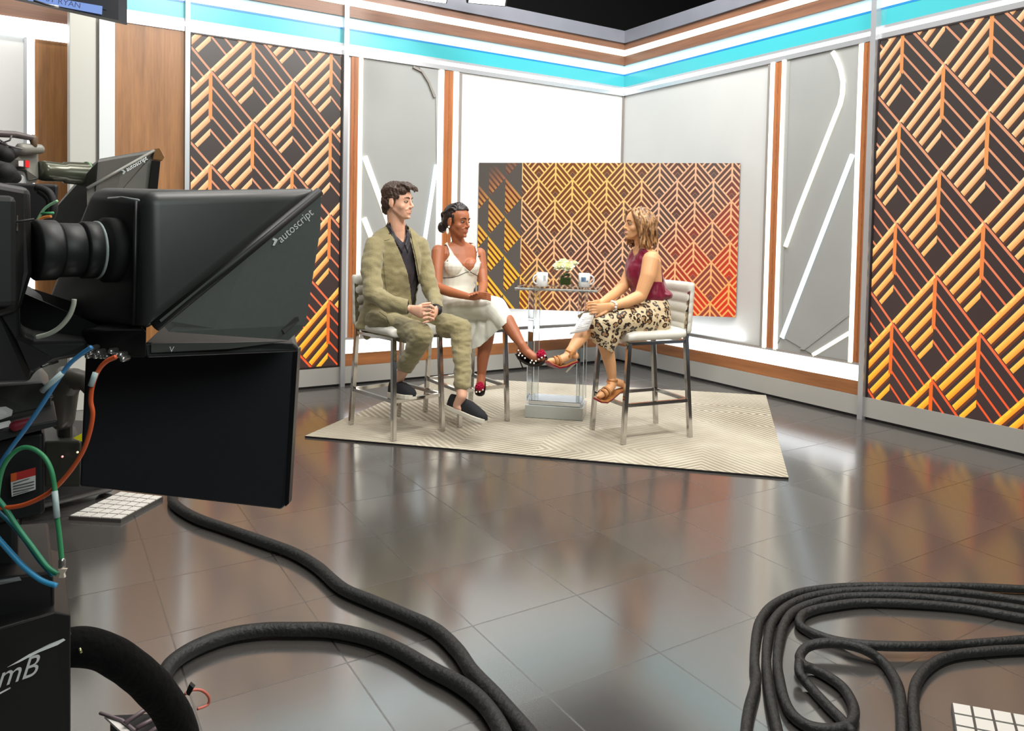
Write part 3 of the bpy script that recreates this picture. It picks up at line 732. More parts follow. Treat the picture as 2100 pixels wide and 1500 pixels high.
class Head:
    def __init__(s, o, f, s_=1., tilt=0.):
        s.o = V3(o); s.f = V3(f).normalized(); s.l = Z.cross(s.f).normalized()
        s.u = s.f.cross(s.l); s.u = (s.u+s.l*tilt).normalized(); s.l = s.u.cross(s.f).normalized(); s.k = s_
    def p(s, a, b, c): return s.o+(s.f*a+s.l*b+s.u*c)*s.k
    def ell(s, m, c, r, n=20, k=14): return m.ell(s.p(*c), s.f*r[0]*s.k, s.l*r[1]*s.k, s.u*r[2]*s.k, n, k)
    def flesh(s, m, fem=False, smile=.5):
        k = s.k; w = .93 if fem else 1.
        s.ell(m, (-.012, 0, .048), (.097, .076, .080), 28, 18)
        R = []
        for z, c, a, b in ((.085, .02, .050, .050), (.06, .02, .063*w, .066), (.035, .022, .066*w, .068), (.012, .020, .064*w, .0655), (-.012, .022, .063*w, .067), (-.032, .024, .057*w, .066), (-.052, .028, .048*w, .062), (-.074, .036, .036*w, .054), (-.092, .044, .024*w, .038), (-.100, .047, .012, .020)):
            R.append((s.p(c, 0, z), s.f*b*k, s.l*a*k))
        m.loft(R, 28)
        for t in (1, -1):
            m.cap(s.p(.006, .042*t*w, -.038), s.p(.052, .020*t, -.078), .019*k, .015*k)          # jaw
            s.ell(m, (.052, .035*t, -.018), (.024, .025, .026))                                 # cheek
            m.cap(s.p(.086, .012*t, .033), s.p(.070, .046*t, .032), .005*k, .005*k)            # brow ridge
            s.ell(m, (.098, .0105*t, -.020), (.010, .0068, .0062))                              # nostril wing
            s.ell(m, (-.004, .0745*t, .000), (.018, .007, .032)); s.ell(m, (.000, .073*t, -.022), (.009, .007, .011))   # ear
            m.cap(s.p(-.016, .078*t, .018), s.p(-.016, .078*t, -.012), .004*k, .004*k); m.cap(s.p(-.014, .078*t, .020), s.p(.006, .077*t, .026), .004*k, .004*k)
            m.cap(s.p(.080, .030*t, -.036), s.p(.090, .012*t, -.026), .004*k, .004*k)
        m.chain([s.p(.083, 0, .030), s.p(.095, 0, .008), s.p(.107, 0, -.013)], [.007*k, .0075*k, .0092*k])  # nose
        s.ell(m, (.104, 0, -.017), (.009, .008, .0065))
        s.ell(m, (.083, 0, -.052), (.014, .024, .016)); s.ell(m, (.082, 0, -.084), (.014, .017, .012))
        for z, r, f_ in ((-.0445, .0042, .096), (-.0545, .005, .0945)):
            m.chain([s.p(f_-.015, .023, z+.003*smile*2), s.p(f_-.001, .009, z), s.p(f_-.001, -.009, z), s.p(f_-.015, -.023, z+.003*smile*2)], [.002*k, r*k, r*k, .002*k])
    def face_parts(s, par, brow, lip, iris=(60, 44, 32), lid=None, teeth=False, smile=.5, squint=.5):
        k = s.k
        for t in (1, -1):
            e = M(); s.ell(e, (.0725, .0305*t, .0125), (.0130, .0140, .0072*(1-.35*squint))); eo = e.build('eye', mat('eye_white', (190, 178, 168), .35), par)
            i = M(); s.ell(i, (.0815, .0295*t, .0120), (.0052, .0062, .0060*(1-.25*squint))); i.build('iris', mat('iris_%d' % iris[0], iris, .15), eo)
            l = M(); l.chain([s.p(.072, .046*t, .0125+.002), s.p(.084, .036*t, .0195-.003*squint), s.p(.0865, .025*t, .0185-.003*squint), s.p(.080, .0165*t, .011)], [.0016*k]*4, 6); l.build('eyelash', mat('lash_dark', (26, 18, 14), .5), par)
            b = M(); b.chain([s.p(.091, .014*t, .036), s.p(.088, .028*t, .041), s.p(.073, .048*t, .036)], [.0034*k, .0034*k, .0016*k], 8); b.build('eyebrow', brow, par)
        li = M(); sm_ = .006*smile
        for z, r, f_ in ((-.0440-(0), .0034, .0970), (-.0550-(.003 if teeth else 0), .0040, .0955)):
            li.chain([s.p(f_-.0235, .0290, z+sm_*1.5), s.p(f_-.005, .014, z+sm_*.3), s.p(f_, .004, z-.001), s.p(f_, -.004, z-.001), s.p(f_-.005, -.014, z+sm_*.3), s.p(f_-.0235, -.0290, z+sm_*1.5)], [.0016*k, r*k*.85, r*k, r*k, r*k*.85, .0016*k], 8)
        li.build('lips', lip, par)
        mo = M(); mo.chain([s.p(.0760, .0290, -.0480+sm_*1.6), s.p(.0900, .015, -.0495+sm_*.3), s.p(.0955, .004, -.0500), s.p(.0955, -.004, -.0500), s.p(.0900, -.015, -.0495+sm_*.3), s.p(.0760, -.0290, -.0480+sm_*1.6)], [.0012*k]+[(.0042 if teeth else .0015)*k]*4+[.0012*k], 8)
        mo.build('teeth' if teeth else 'mouth_line', mat('teeth_white', (236, 230, 220), .3) if teeth else mat('mouth_dark', (92, 44, 36), .6), par)
def shoe(heel, toe, up, kind, par, up_m, sole_m, k=1.):
    heel, toe = V3(heel), V3(toe); f = (toe-heel); L = f.length; f.normalize(); up = V3(up); up = (up-f*up.dot(f)).normalized(); r = f.cross(up)
    def pt(t, w, h): return heel+f*(t*L)+r*w*k+up*h*k
    prof = ((-.03, .020), (.0, .032), (.15, .038), (.35, .038), (.55, .045), (.72, .051), (.86, .047), (.96, .032), (1.01, .014))
    def slab(m, z0, z1, g):
        R = [[pt(t, w*g, z0), pt(t, w*g, z1), pt(t, -w*g, z1), pt(t, -w*g, z0)] for t, w in prof]; return m.rings(R, False)
    return pt, prof, slab, f, up, r
def sneaker(heel, toe, up, name, par):
    pt, prof, slab, f, u, r = shoe(heel, toe, up, 0, par, 0, 0)
    m = M(); R = []
    for (t, w), h in zip(prof, (.060, .084, .088, .086, .082, .066, .052, .038, .022)):
        ring = []
        for k in range(20):
            a = math.pi*k/19; ring.append(pt(t, w*.96*math.copysign(abs(math.cos(a))**.7, math.cos(a)), .014+h*math.sin(a)**.75))
        R.append(ring)
    m.rings(R)
    so = m.build(name, mat('black_canvas', (22, 23, 27), .85, bump=(120, .3)), par)
    s = M(); slab(s, -.006, .024, 1.10); s.build('sole', mat('white_rubber', (206, 200, 184), .6), so, bevel=.005)
    g = M()
    for t in (1, -1): g.add([pt(.42, .026*t, .070), pt(.54, .034*t, .060), pt(.50, .040*t, .044), pt(.38, .036*t, .046)], [(0, 1, 2, 3)])
    return so
# ------------------------------------------------------------------ the man
def J(px, py, d): return P(px, py, d)
XA, YA = V3((1, 0, 0)), V3((0, -1, 0))
def skin(name, c, r=.52): 
    m = mat(name, c, r, noise_amt=(30, .06)); b = m.node_tree.nodes['Principled BSDF']; b.inputs['Subsurface Weight'].default_value = .12; b.inputs['Subsurface Radius'].default_value = (.02, .008, .005); b.inputs['Subsurface Scale'].default_value = .5
    return m
SK1, SK2, SK3 = skin('fair_skin', (228, 176, 148)), skin('brown_skin', (166, 100, 66), .48), skin('tan_skin', (222, 166, 118))
def fingers(m, K, r=.0085):
    for ch in K: m.chain(ch, [r*1.05]+[r]*(len(ch)-2)+[r*.85], 10)
e1 = empty('person', (2.05, 4.70, RZ+.74), 'person in olive linen suit seated on the leftmost stool, hands clasped', 'person')
h1 = Head(J(816, 417, 5.08), HR*.93-HF*.37-Z*.06, 1.06, .0)
B = M(); h1.flesh(B)
B.chain([h1.p(-.022, 0, -.03), J(814, 470, 5.13), J(814, 495, 5.16)], [.056, .062, .08], 18)
def tor(rows, d, U, Vv): return [(J(x, y, d+dd), U*a, Vv*b) for x, y, dd, a, b in rows]
B.loft(tor([(814, 472, 0, .06, .05), (813, 486, 0, .14, .07), (812, 520, 0, .17, .09), (811, 560, 0, .16, .10), (806, 610, .02, .145, .10), (798, 655, .03, .15, .11), (796, 676, .04, .13, .10)], 5.15, XA, YA))
RSh, REl, RWr = J(772, 508, 5.02), J(767, 604, 4.90), J(838, 633, 4.76); LSh, LEl, LWr = J(858, 506, 5.26), J(888, 598, 5.20), J(897, 633, 4.96)
B.chain([RSh, REl, RWr], [.042, .034, .024], 14); B.chain([LSh, LEl, LWr], [.042, .034, .024], 14)
# hands: right palm over left, fingers laced
RK = [J(868, 629+7*i, 4.715-.004*i) for i in range(4)]
B.loft([(RWr, Z*.024, (HF)*.017), (J(850, 637, 4.745), Z*.034, HF*.019), (J(862, 640, 4.725), Z*.042, HF*.017), (J(871, 641, 4.715), Z*.036, HF*.012)], 16)
fingers(B, [[RK[i], J(880+2*(i < 2), 627+8*i, 4.695), J(889, 631+8*i, 4.715), J(889, 633+8*i, 4.745)] for i in range(4)], .0078)
fingers(B, [[J(852, 632, 4.74), J(868, 624, 4.74), J(882, 622, 4.755)]], .0095)
LK = [J(886, 633+7*i, 4.79) for i in range(4)]
B.loft([(LWr, Z*.024, HF*.018), (J(893, 639, 4.88), Z*.034, HR*.018), (J(889, 643, 4.80), Z*.038, HR*.016)], 16)
fingers(B, [[LK[i], J(884, 633+8*i, 4.735), J(875, 636+8*i, 4.69), J(868, 638+8*i, 4.69)] for i in (1, 2, 3)], .0075)
fingers(B, [[J(893, 634, 4.85), J(884, 627, 4.79), J(876, 625, 4.755)]], .009)
# legs
RH, RKn, RAn = J(778, 664, 5.14), J(866, 690, 4.74), J(817, 778, 4.97); LH_, LKn, LAn = J(826, 664, 5.30), J(944, 674, 5.02), J(947, 812, 4.83)
B.chain([RH, RKn, RAn], [.07, .052, .034], 14); B.chain([LH_, LKn, LAn], [.07, .052, .034], 14)
B.chain([RAn, J(814, 795, 4.98), J(824, 806, 4.94)], [.034, .030, .020]); B.chain([LAn, J(938, 832, 4.86), J(955, 846, 4.82)], [.034, .030, .020])
b1 = organic(B, 'body', SK1, e1, .0038, 4); soften(b1, h1, 14)
BR = mat('dark_brown_hair', (64, 46, 36), .45, bump=(90, .6))
h1.face_parts(e1, BR, mat('lip_fair', (204, 130, 112), .5), (70, 60, 44), smile=.7, squint=.7)
# hair: full top swept forward, short sides
Hm = M()
h1.ell(Hm, (-.022, 0, .062), (.098, .079, .079)); h1.ell(Hm, (-.048, 0, .010), (.066, .071, .074)); h1.ell(Hm, (-.075, 0, -.035), (.032, .05, .045))
h1.ell(Hm, (.030, 0, .104), (.066, .058, .036)); h1.ell(Hm, (.072, .02, .092), (.030, .040, .026)); h1.ell(Hm, (.050, -.045, .078), (.034, .026, .026))
for t in (1, -1): Hm.cap(h1.p(.012, .069*t, .030), h1.p(.016, .068*t, .000), .010, .006)
rnd = random.Random(3)
for i in range(34):
    a = -1.2+2.4*rnd.random(); y0 = .05*math.sin(a); st = h1.p(-.02+.05*rnd.random(), y0*.9, .128-.02*abs(a))
    mid = h1.p(.06, y0*1.1, .128-.012*abs(a)+.008*rnd.random()); en = h1.p(.098+.008*rnd.random(), y0*1.15+.012, .078+.022*rnd.random())
    Hm.chain([st, mid, (mid+en)/2+h1.f*.012, en], [.009, .009, .007, .003], 8)
for i in range(26):
    z = .03+.06*rnd.random(); Hm.chain([h1.p(-.06, -.066, z), h1.p(-.01, -.080, z+.01*rnd.random()), h1.p(.045, -.066, z-.01+.012*rnd.random())], [.006, .007, .003], 8)
ho = organic(Hm, 'hair', BR, e1, .0032, 2, [(.004, (90, 90, 45))])
FACE1 = [(816, 413), (818, 407), (838, 408), (840, 396), (842, 389), (848, 393), (851, 402), (856, 408), (870, 404), (870, 470), (812, 470), (812, 425)]
cut(ho, lambda c, n: (lambda q: inpoly(q[0], q[1], FACE1))(topx(c)) or ((c-h1.o).dot(h1.f) > .055*h1.k and (c-h1.o).dot(h1.u) < .055*h1.k), 0)
OL = mat('olive_linen', (142, 132, 94), .85, bump=(160, .35), noise_amt=(9, .12), sheen=.3); OL2 = mat('olive_linen_lapel', (142, 132, 92), .85, bump=(160, .35), sheen=.3)
SH = mat('charcoal_silk', (50, 46, 52), .42, bump=(50, .2))
# shirt
Sm = M(); Sm.loft(tor([(814, 470, 0, .068, .060), (813, 482, 0, .14, .082), (812, 515, 0, .18, .102), (811, 560, 0, .168, .108), (807, 610, .02, .148, .100), (800, 650, .03, .15, .10)], 5.15, XA, YA))
Sm.chain([J(813, 463, 5.12), J(813, 482, 5.14)], [.068, .075], 20)
so = organic(Sm, 'shirt', SH, e1, .005, 4, [(.006, (30, 30, 9))])
cut(so, lambda c, n: (lambda q: inpoly(q[0], q[1], [(799, 440), (803, 468), (814, 484), (827, 497), (832, 480), (834, 440)]) and q[2] < 5.16)(topx(c)) or (c.z > J(815, 453, 5.13).z), .003)
sb = bvh(so)
drape(sb, [((799, 462), (795, 466)), ((812, 484), (805, 488)), ((829, 502), (824, 520))], 'shirt_collar', SH, so, 10, 4, .006, .004)
drape(sb, [((833, 470), (838, 474)), ((834, 488), (842, 500)), ((829, 502), (836, 520))], 'shirt_collar', SH, so, 10, 4, .006, .004)
M().sph(hit(sb, 828, 493, .004) or J(828, 493, 5.0), .005).build('pendant', mat('gold', (220, 180, 90), .2, 1), e1)
# trousers
T = M(); T.loft(tor([(806, 628, .03, .155, .12), (798, 655, .04, .17, .13), (797, 676, .05, .155, .12)], 5.15, XA, YA))
T.chain([RH, J(824, 674, 4.95), RKn+Z*.004], [.098, .088, .074], 18); T.chain([RKn, J(846, 728, 4.83), J(829, 756, 4.92)], [.073, .062, .056], 18)
T.chain([LH_, J(888, 664, 5.16), LKn], [.098, .088, .076], 18); T.chain([LKn, J(948, 735, 4.93), J(948, 792, 4.86)], [.074, .060, .055], 18)
def folds(x, k): return x
to = organic(T, 'trousers', OL, e1, .005, 5, [(.010, (9, 9, 22)), (.005, (26, 26, 45))])
def below(px, py, d, nx, ny):   # open hem
    c0 = J(px, py, d)
    return lambda c: (c-c0).dot(HR*nx-Z*ny) > 0
hr_, hl_ = below(828, 762, 4.9, -.30, .95), below(949, 798, 4.86, .1, 1.)
cut(to, lambda c, n: (hr_(c) and topx(c)[0] < 880) or (hl_(c) and topx(c)[0] > 905), .004)
# jacket
Kt = M(); Kt.loft(tor([(813, 462, .01, .072, .062), (813, 472, .01, .115, .078), (812, 482, .01, .165, .095), (811, 496, 0, .205, .112), (810, 525, 0, .215, .128), (808, 560, 0, .205, .135), (803, 605, .02, .182, .130), (796, 645, .03, .195, .138), (789, 672, .04, .205, .145)], 5.15, XA, YA))
Kt.chain([J(767, 506, 5.02), J(762, 555, 4.95), J(765, 604, 4.89)], [.070, .068, .062], 18); Kt.chain([J(765, 604, 4.89), J(800, 622, 4.82), J(833, 631, 4.765)], [.062, .054, .044], 18)
Kt.chain([J(860, 505, 5.24), J(873, 555, 5.21), J(884, 598, 5.17)], [.068, .062, .056], 18); Kt.chain([J(887, 598, 5.18), J(893, 620, 5.06), J(897, 630, 4.99)], [.053, .047, .042], 18)
Kt.chain([J(755, 668, 5.12), J(752, 690, 5.12)], [.045, .03]); 
Kt.chain([J(770, 655, 5.02), J(800, 665, 4.93)], [.07, .05])
jo = organic(Kt, 'jacket', OL, e1, .005, 5, [(.012, (11, 11, 7)), (.006, (22, 22, 30))])
OPEN1 = [(795, 446), (799, 468), (809, 490), (822, 520), (836, 556), (842, 590), (845, 622), (846, 650), (868, 650), (863, 612), (858, 575), (850, 530), (843, 500), (838, 478), (837, 446)]
cR, cL = below(836, 632, 4.77, .95, .25), below(898, 633, 4.97, .2, .95)
cut(jo, lambda c, n: (lambda q: inpoly(q[0], q[1], OPEN1) and n.dot(ray(q[0], q[1])) < 0)(topx(c)) or (c.z > J(815, 452, 5.13).z) or (topx(c)[2] < 4.80 and (c-J(836, 632, 4.77)).dot(HR) > .008 and topx(c)[0] > 826 and topx(c)[1] < 655) or (topx(c)[0] > 884 and topx(c)[1] > 631 and topx(c)[1] < 650), .005)
jb = bvh(jo)
drape(jb, [((799, 458), (789, 456)), ((807, 488), (785, 492)), ((822, 522), (803, 524)), ((838, 562), (832, 556))], 'lapel', OL2, jo, 16, 6, .007, .004)
drape(jb, [((840, 474), (846, 476)), ((845, 500), (856, 500)), ((852, 530), (862, 528)), ((858, 566), (861, 560))], 'lapel', OL2, jo, 16, 6, .007, .004)
drapeline(jb, [(788, 494), (794, 493), (799, 491)], .0016, 'lapel_notch', mat('olive_seam', (84, 78, 52), .9), jo)
drapeline(jb, [(786, 520), (787, 550), (790, 580), (793, 600)], .0012, 'seam', MC['olive_seam'], jo)
drapeline(jb, [(800, 668), (792, 650), (778, 640)], .0014, 'seam', MC['olive_seam'], jo)
M().obox(J(893, 638, 4.87), HR*.0, HF*.0, Z*.0) if False else None
cf = M(); cf.cap(J(893, 628, 5.0), J(897, 637, 4.93), .034, .032, 16); cf.build('shirt_cuff', mat('black_cuff', (22, 18, 24), .6), e1)
cf = M(); cf.cap(J(826, 631, 4.79), J(835, 633, 4.765), .031, .029, 16); cf.build('shirt_cuff', MC['black_cuff'], e1)
mi = M(); q = hit(jb, 846, 523, .008) or J(846, 523, 4.98); mi.cap(q, q+HR*.012, .004, .004, 8); mi.build('clip_microphone', mat('mic_black', (12, 12, 12), .5), e1)
sneaker(J(802, 811, 5.00), J(849, 818, 4.86), Z*.96+HR*.12, 'shoe', e1)
sneaker(J(920, 838, 4.92), J(995, 868, 4.74), Z*.93+HR*.30, 'shoe', e1)
# ------------------------------------------------------------------ the woman in white
e2 = empty('person', (2.62, 4.78, RZ+.74), 'person in white midi dress seated on the middle stool, legs crossed, hair in low bun', 'person')
h2 = Head(J(937.5, 457, 5.42), HR*.80-HF*.60-Z*.10, 1.03, .03)
B = M(); h2.flesh(B, True)
B.chain([h2.p(-.020, 0, -.03), J(939, 492, 5.45), J(942, 510, 5.48)], [.044, .045, .06], 18)
B.loft(tor([(941, 496, 0, .055, .045), (943, 506, 0, .13, .06), (944, 520, 0, .165, .078), (945, 540, 0, .150, .098), (943, 560, 0, .135, .100), (939, 585, 0, .118, .085), (935, 605, 0, .125, .09), (930, 632, .02, .155, .12), (930, 652, .03, .13, .11)], 5.48, XA, YA))
for px, d in ((930, 5.375), (965, 5.43)): B.ell(J(px, 546, d), XA*.062, YA*.055, Z*.058)
rs, re_, rw = J(899, 516, 5.39), J(896, 590, 5.30), J(962, 609, 5.10); ls, le, lw = J(983, 521, 5.58), J(991, 585, 5.50), J(988, 603, 5.22)
B.chain([rs, J(896, 552, 5.34), re_], [.050, .043, .037], 16); B.chain([re_, J(925, 600, 5.20), rw], [.037, .034, .023], 16)
B.chain([ls, J(988, 555, 5.55), le], [.048, .042, .035], 16); B.chain([le, lw], [.035, .023], 16)
B.loft([(rw, Z*.024, HF*.014), (J(972, 608, 5.07), Z*.030, HF*.015), (J(984, 606, 5.04), Z*.030, HF*.013), (J(991, 605, 5.03), Z*.024, HF*.010)], 14)
fingers(B, [[J(989, 601+4*i, 5.03), J(998, 601+4.2*i, 5.02), J(1006, 604+4.2*i, 5.03)] for i in range(4)], .0068)
fingers(B, [[J(970, 603, 5.06), J(982, 599, 5.05), J(991, 598, 5.06)]], .0078)
B.loft([(lw, HR*.022, Z*.016), (J(984, 603, 5.14), HR*.030, Z*.015), (J(976, 604, 5.09), HR*.028, Z*.012)], 14)
fingers(B, [[J(982-5*i, 601+i, 5.08), J(977-5*i, 602+2*i, 5.03)] for i in range(4)], .0068)
hipn, kn1, an1 = J(925, 632, 5.40), J(1018, 634, 5.12), J(1069, 706, 4.98); hipf, kn2, an2 = J(955, 640, 5.55), J(1003, 662, 5.20), J(987, 772, 5.22)
B.chain([hipn, kn1], [.075, .052], 16); B.chain([kn1, J(1040, 660, 5.06), J(1056, 686, 5.02), an1], [.052, .052, .042, .029], 16)
B.chain([hipf, kn2], [.075, .052], 16); B.chain([kn2, J(996, 700, 5.22), J(990, 735, 5.22), an2], [.052, .054, .042, .029], 16)
B.chain([an1, J(1080, 722, 4.97), J(1096, 734, 4.94), J(1112, 737, 4.91)], [.031, .030, .028, .022], 14); B.sph(J(1066, 719, 4.99), .023)
B.chain([an2, J(986, 784, 5.17), J(984, 797, 5.12)], [.031, .030, .027], 14); B.sph(J(985, 778, 5.25), .024)
b2 = organic(B, 'body', SK2, e2, .0038, 4); soften(b2, h2, 14)
BLK = mat('black_hair', (34, 26, 26), .38, bump=(70, .4))
h2.face_parts(e2, mat('black_brow', (40, 24, 18), .6), mat('lip_rose', (184, 104, 86), .35), (40, 26, 20), smile=.9, squint=1.1)
Hm = M()
h2.ell(Hm, (-.024, 0, .050), (.093, .081, .087)); h2.ell(Hm, (-.055, 0, .005), (.062, .072, .062)); h2.ell(Hm, (.010, 0, .088), (.066, .064, .046))
for t in (1, -1): h2.ell(Hm, (.018, .062*t, .028), (.026, .014, .030))
for i in range(9):      # flat twisted rows running from the hairline to the bun
    a = (i-4)/4.; pts = [h2.p(.050-.02*abs(a), .055*a, .118-.036*a*a), h2.p(.0, .074*a, .139-.040*a*a), h2.p(-.065, .070*a, .112-.05*a*a), h2.p(-.112, .045*a, .05), h2.p(-.118, .015*a, -.01)]
    P2 = []
    for k in range(len(pts)-1):
        for f in range(4): P2.append(pts[k].lerp(pts[k+1], f/4.))
    Hm.chain(P2, [.0085+.0030*(j % 2) for j in range(len(P2))], 8)
Hm.ell(h2.p(-.112, -.022, -.045), h2.f*.034, h2.l*.040, h2.u*.042)
Hm.chain([h2.p(-.095, -.015, -.02), h2.p(-.125, .0, -.035), h2.p(-.125, -.02, -.065), h2.p(-.098, -.035, -.060), h2.p(-.10, -.045, -.03)], [.018]*5)
ho2 = organic(Hm, 'hair', BLK, e2, .003, 2, [(.0025, (90, 90, 60))])
cut(ho2, lambda c, n: (c-h2.o).dot(h2.f) > .030*h2.k and (c-h2.o).dot(h2.u)/h2.k < .100-.25*abs((c-h2.o).dot(h2.l)/h2.k) and (c-h2.o).dot(h2.u)/h2.k < .10, 0)
GD = mat('gold', (220, 180, 90), .2, 1)
PE = mat('pearl', (250, 246, 236), .2)
er = M(); q = h2.p(.006, -.088, -.034); er.sph(q, .0075); er.ell(q-Z*.030-HR*.010, HR*.010, HF*.005, Z*.023); er.cap(q, q-Z*.014-HR*.006, .0015, .0015, 6); er.build('earring', PE, e2)
# dress
DW = mat('white_crepe', (226, 226, 214), .6, bump=(40, .1), sheen=.2)
D = M(); D.loft(tor([(943, 497, 0, .105, .062), (944, 508, 0, .150, .078), (945, 520, 0, .168, .092), (945, 540, 0, .158, .108), (943, 560, 0, .143, .110), (939, 585, 0, .126, .094), (935, 605, 0, .134, .100), (930, 632, .02, .168, .135), (930, 655, .03, .145, .125)], 5.48, XA, YA))
for px, d in ((930, 5.370), (965, 5.425)): D.ell(J(px, 546, d), XA*.068, YA*.062, Z*.064)
do = organic(D, 'dress_bodice', DW, e2, .0042, 4, [(.003, (14, 14, 22))])
NECK = [(912, 480), (921, 505), (936, 528), (951, 546), (963, 557), (970, 550), (977, 535), (977, 515), (971, 490), (971, 470), (912, 470)]
def dk(c, n):
    q = topx(c); fr = n.dot(ray(q[0], q[1])) < 0
    if inpoly(q[0], q[1], NECK) and q[2] < 5.52: return True
    rel = (c-J(943, 520, 5.48)); lx = rel.dot(XA)
    zz = c.z-J(943, 520, 5.48).z
    if zz > -.055 and abs(lx+.004) > .116+.5*max(0, -.01-zz): return True
    if c.z > J(943, 497, 5.48).z+.012: return True
    return q[2] > 5.50 and c.z > J(943, 515, 5.5).z and abs(lx) < .09
cut(do, dk, .004)
db = bvh(do)
drapeline(db, [(921, 505), (936, 528), (951, 546), (963, 557.5), (970, 550), (977, 535), (978, 515)], .0022, 'neckline_trim', mat('black_trim', (44, 32, 24), .6), do, .001)
drapeline(db, [(909, 570), (925, 570), (940, 566), (953, 560), (963, 557), (970, 561), (979, 566)], .0022, 'bust_trim', MC['black_trim'], do, .001)
q = hit(db, 981, 526, .008) or J(981, 526, 5.4); M().cap(q-HR*.006, q+HR*.006, .004, .004, 8).build('clip_microphone', mat('mic_black', (12, 12, 12), .5), e2)
K = M(); K.loft(tor([(936, 600, 0, .125, .093), (931, 628, .02, .172, .14), (928, 655, .03, .165, .14), (928, 672, .03, .14, .12)], 5.48, XA, YA))
K.chain([J(922, 638, 5.40), J(975, 630, 5.24), J(1012, 632, 5.12)], [.105, .098, .084], 20); K.chain([J(1012, 632, 5.12), J(1030, 652, 5.08), J(1040, 668, 5.06)], [.084, .070, .058], 20)
K.chain([J(950, 650, 5.52), J(1000, 656, 5.24), J(1002, 672, 5.20)], [.10, .092, .09], 20); K.chain([J(1002, 672, 5.20), J(994, 700, 5.20), J(990, 722, 5.20)], [.09, .088, .084], 20)
K.chain([J(1022, 655, 5.12), J(1010, 690, 5.15)], [.074, .07], 18); K.chain([J(975, 665, 5.25), J(980, 705, 5.22)], [.06, .05], 16)
ko = organic(K, 'dress_skirt', DW, e2, .005, 10, [(.012, (10, 10, 3.5)), (.004, (24, 24, 12))])
def hem(c, n):
    q = topx(c); x, y = q[0], q[1]
    return x > 955 and y > 712-(x-985)*.90+ (0 if x > 985 else -(985-x)*.55)
cut(ko, hem, .004)
# court shoes with a pink pompom and pearl dots
PK = mat('pink_pompom', (206, 22, 74), .95, bump=(180, 1.)); DS = mat('black_suede', (34, 26, 22), .8)
def pump(path, rad, up, dots, pom, pr, par, heelpt):
    m = M(); R = []; n = len(path)
    for i, p in enumerate(path):
        t = (path[min(n-1, i+1)]-path[max(0, i-1)]).normalized(); u = (up-t*up.dot(t)).normalized(); r = t.cross(u); w, h = rad[i]
        R.append([p+r*w*math.cos(a)+u*(-h if True else 0)*0+u*(h*math.sin(a)) for a in [math.pi*k/11 - math.pi for k in range(12)]])
    vs = [q for r in R for q in r]; fs = [(i*12+j, i*12+j+1, (i+1)*12+j+1, (i+1)*12+j) for i in range(n-1) for j in range(11)]
    m.add(vs, fs, True); o = m.build('shoe', DS, par); s = o.modifiers.new('t', 'SOLIDIFY'); s.thickness = .003
    M().chain(heelpt, [.010, .0045, .005], 8).build('heel', DS, o)
    for q in dots: M().sph(q, .0062, 8, 6).build('pearl_dot', PE, o)
    pm = M(); pm.sph(pom, pr*.8, 14, 10); rn = random.Random(5)
    for k in range(150):
        v = V3((rn.gauss(0, 1), rn.gauss(0, 1), rn.gauss(0, 1))).normalized(); pm.cap(pom+v*pr*.5, pom+v*pr*(.95+.15*rn.random()), .0035, .002, 5)
    pm.build('pompom', PK, o)
upv = (Z*.85+HR*.2-HF*.3).normalized()
pump([J(1061, 722, 5.0), J(1068, 730, 4.99), J(1080, 738, 4.97), J(1092, 742, 4.95), J(1106, 741, 4.92), J(1118, 735, 4.90), J(1121, 733, 4.895)],
     [(.022, .026), (.030, .034), (.032, .034), (.036, .034), (.040, .034), (.030, .022), (.01, .008)], Z*.8-HR*.4-HF*.2,
     [J(*a) for a in ((1063, 719, 4.965), (1066.5, 725, 4.958), (1064, 729, 4.958), (1071, 730, 4.946), (1076.5, 735, 4.935), (1090.5, 740, 4.905), (1099, 741, 4.895), (1088, 744, 4.91), (1095, 745.5, 4.90), (1105, 737.5, 4.885), (1111, 734, 4.873), (1117.5, 730, 4.868))], J(1110, 727, 4.90), .030, e2,
     [J(1064, 731, 5.0), J(1068, 745, 5.01), J(1073, 757, 5.02)])
pump([J(988, 772, 5.26), J(987, 785, 5.23), J(985, 797, 5.18), J(984, 806, 5.12), J(983, 808, 5.09)], [(.026, .02), (.032, .03), (.038, .034), (.034, .026), (.012, .01)], Z*.9-HF*.6,
     [J(*a) for a in ((972, 799, 5.07), (977, 804.5, 5.055), (983.5, 804, 5.045), (990, 800, 5.06), (974, 793, 5.09), (969, 797, 5.12))], J(984, 793, 5.07), .030, e2,
     [J(987, 782, 5.27), J(987, 797, 5.28), J(987, 812, 5.29)])
# ------------------------------------------------------------------ the host
e3 = empty('person', (3.43, 3.86, RZ+.74), 'person in crimson sleeveless blouse and leopard print skirt seated on the right stool', 'person')
h3 = Head(J(1307, 464, 5.10), -HR*.95-HF*.30+Z*.02, .93, .0)
XB, YB = V3((0, -1, 0)), V3((-1, 0, 0))      # lateral, forward
B = M(); h3.flesh(B, True)
B.chain([h3.p(-.018, 0, -.03), J(1315, 500, 5.11), J(1318, 514, 5.12)], [.044, .045, .06], 18)
B.loft(tor([(1318, 507, 0, .055, .045), (1319, 517, 0, .13, .06), (1321, 535, 0, .145, .080), (1322, 560, 0, .135, .095), (1328, 595, 0, .12, .085), (1329, 620, 0, .125, .09), (1328, 648, 0, .15, .12), (1328, 664, 0, .13, .11)], 5.12, XB, YB))
rs, re_, rw = J(1335, 533, 4.97), J(1314, 607, 4.92), J(1256, 628, 4.80); ls, le, lw = J(1302, 533, 5.25), J(1278, 590, 5.16), J(1232, 622, 4.92)
B.chain([rs, J(1329, 565, 4.935), re_], [.057, .052, .042], 18); B.chain([re_, J(1285, 620, 4.86), rw], [.042, .037, .024], 16)
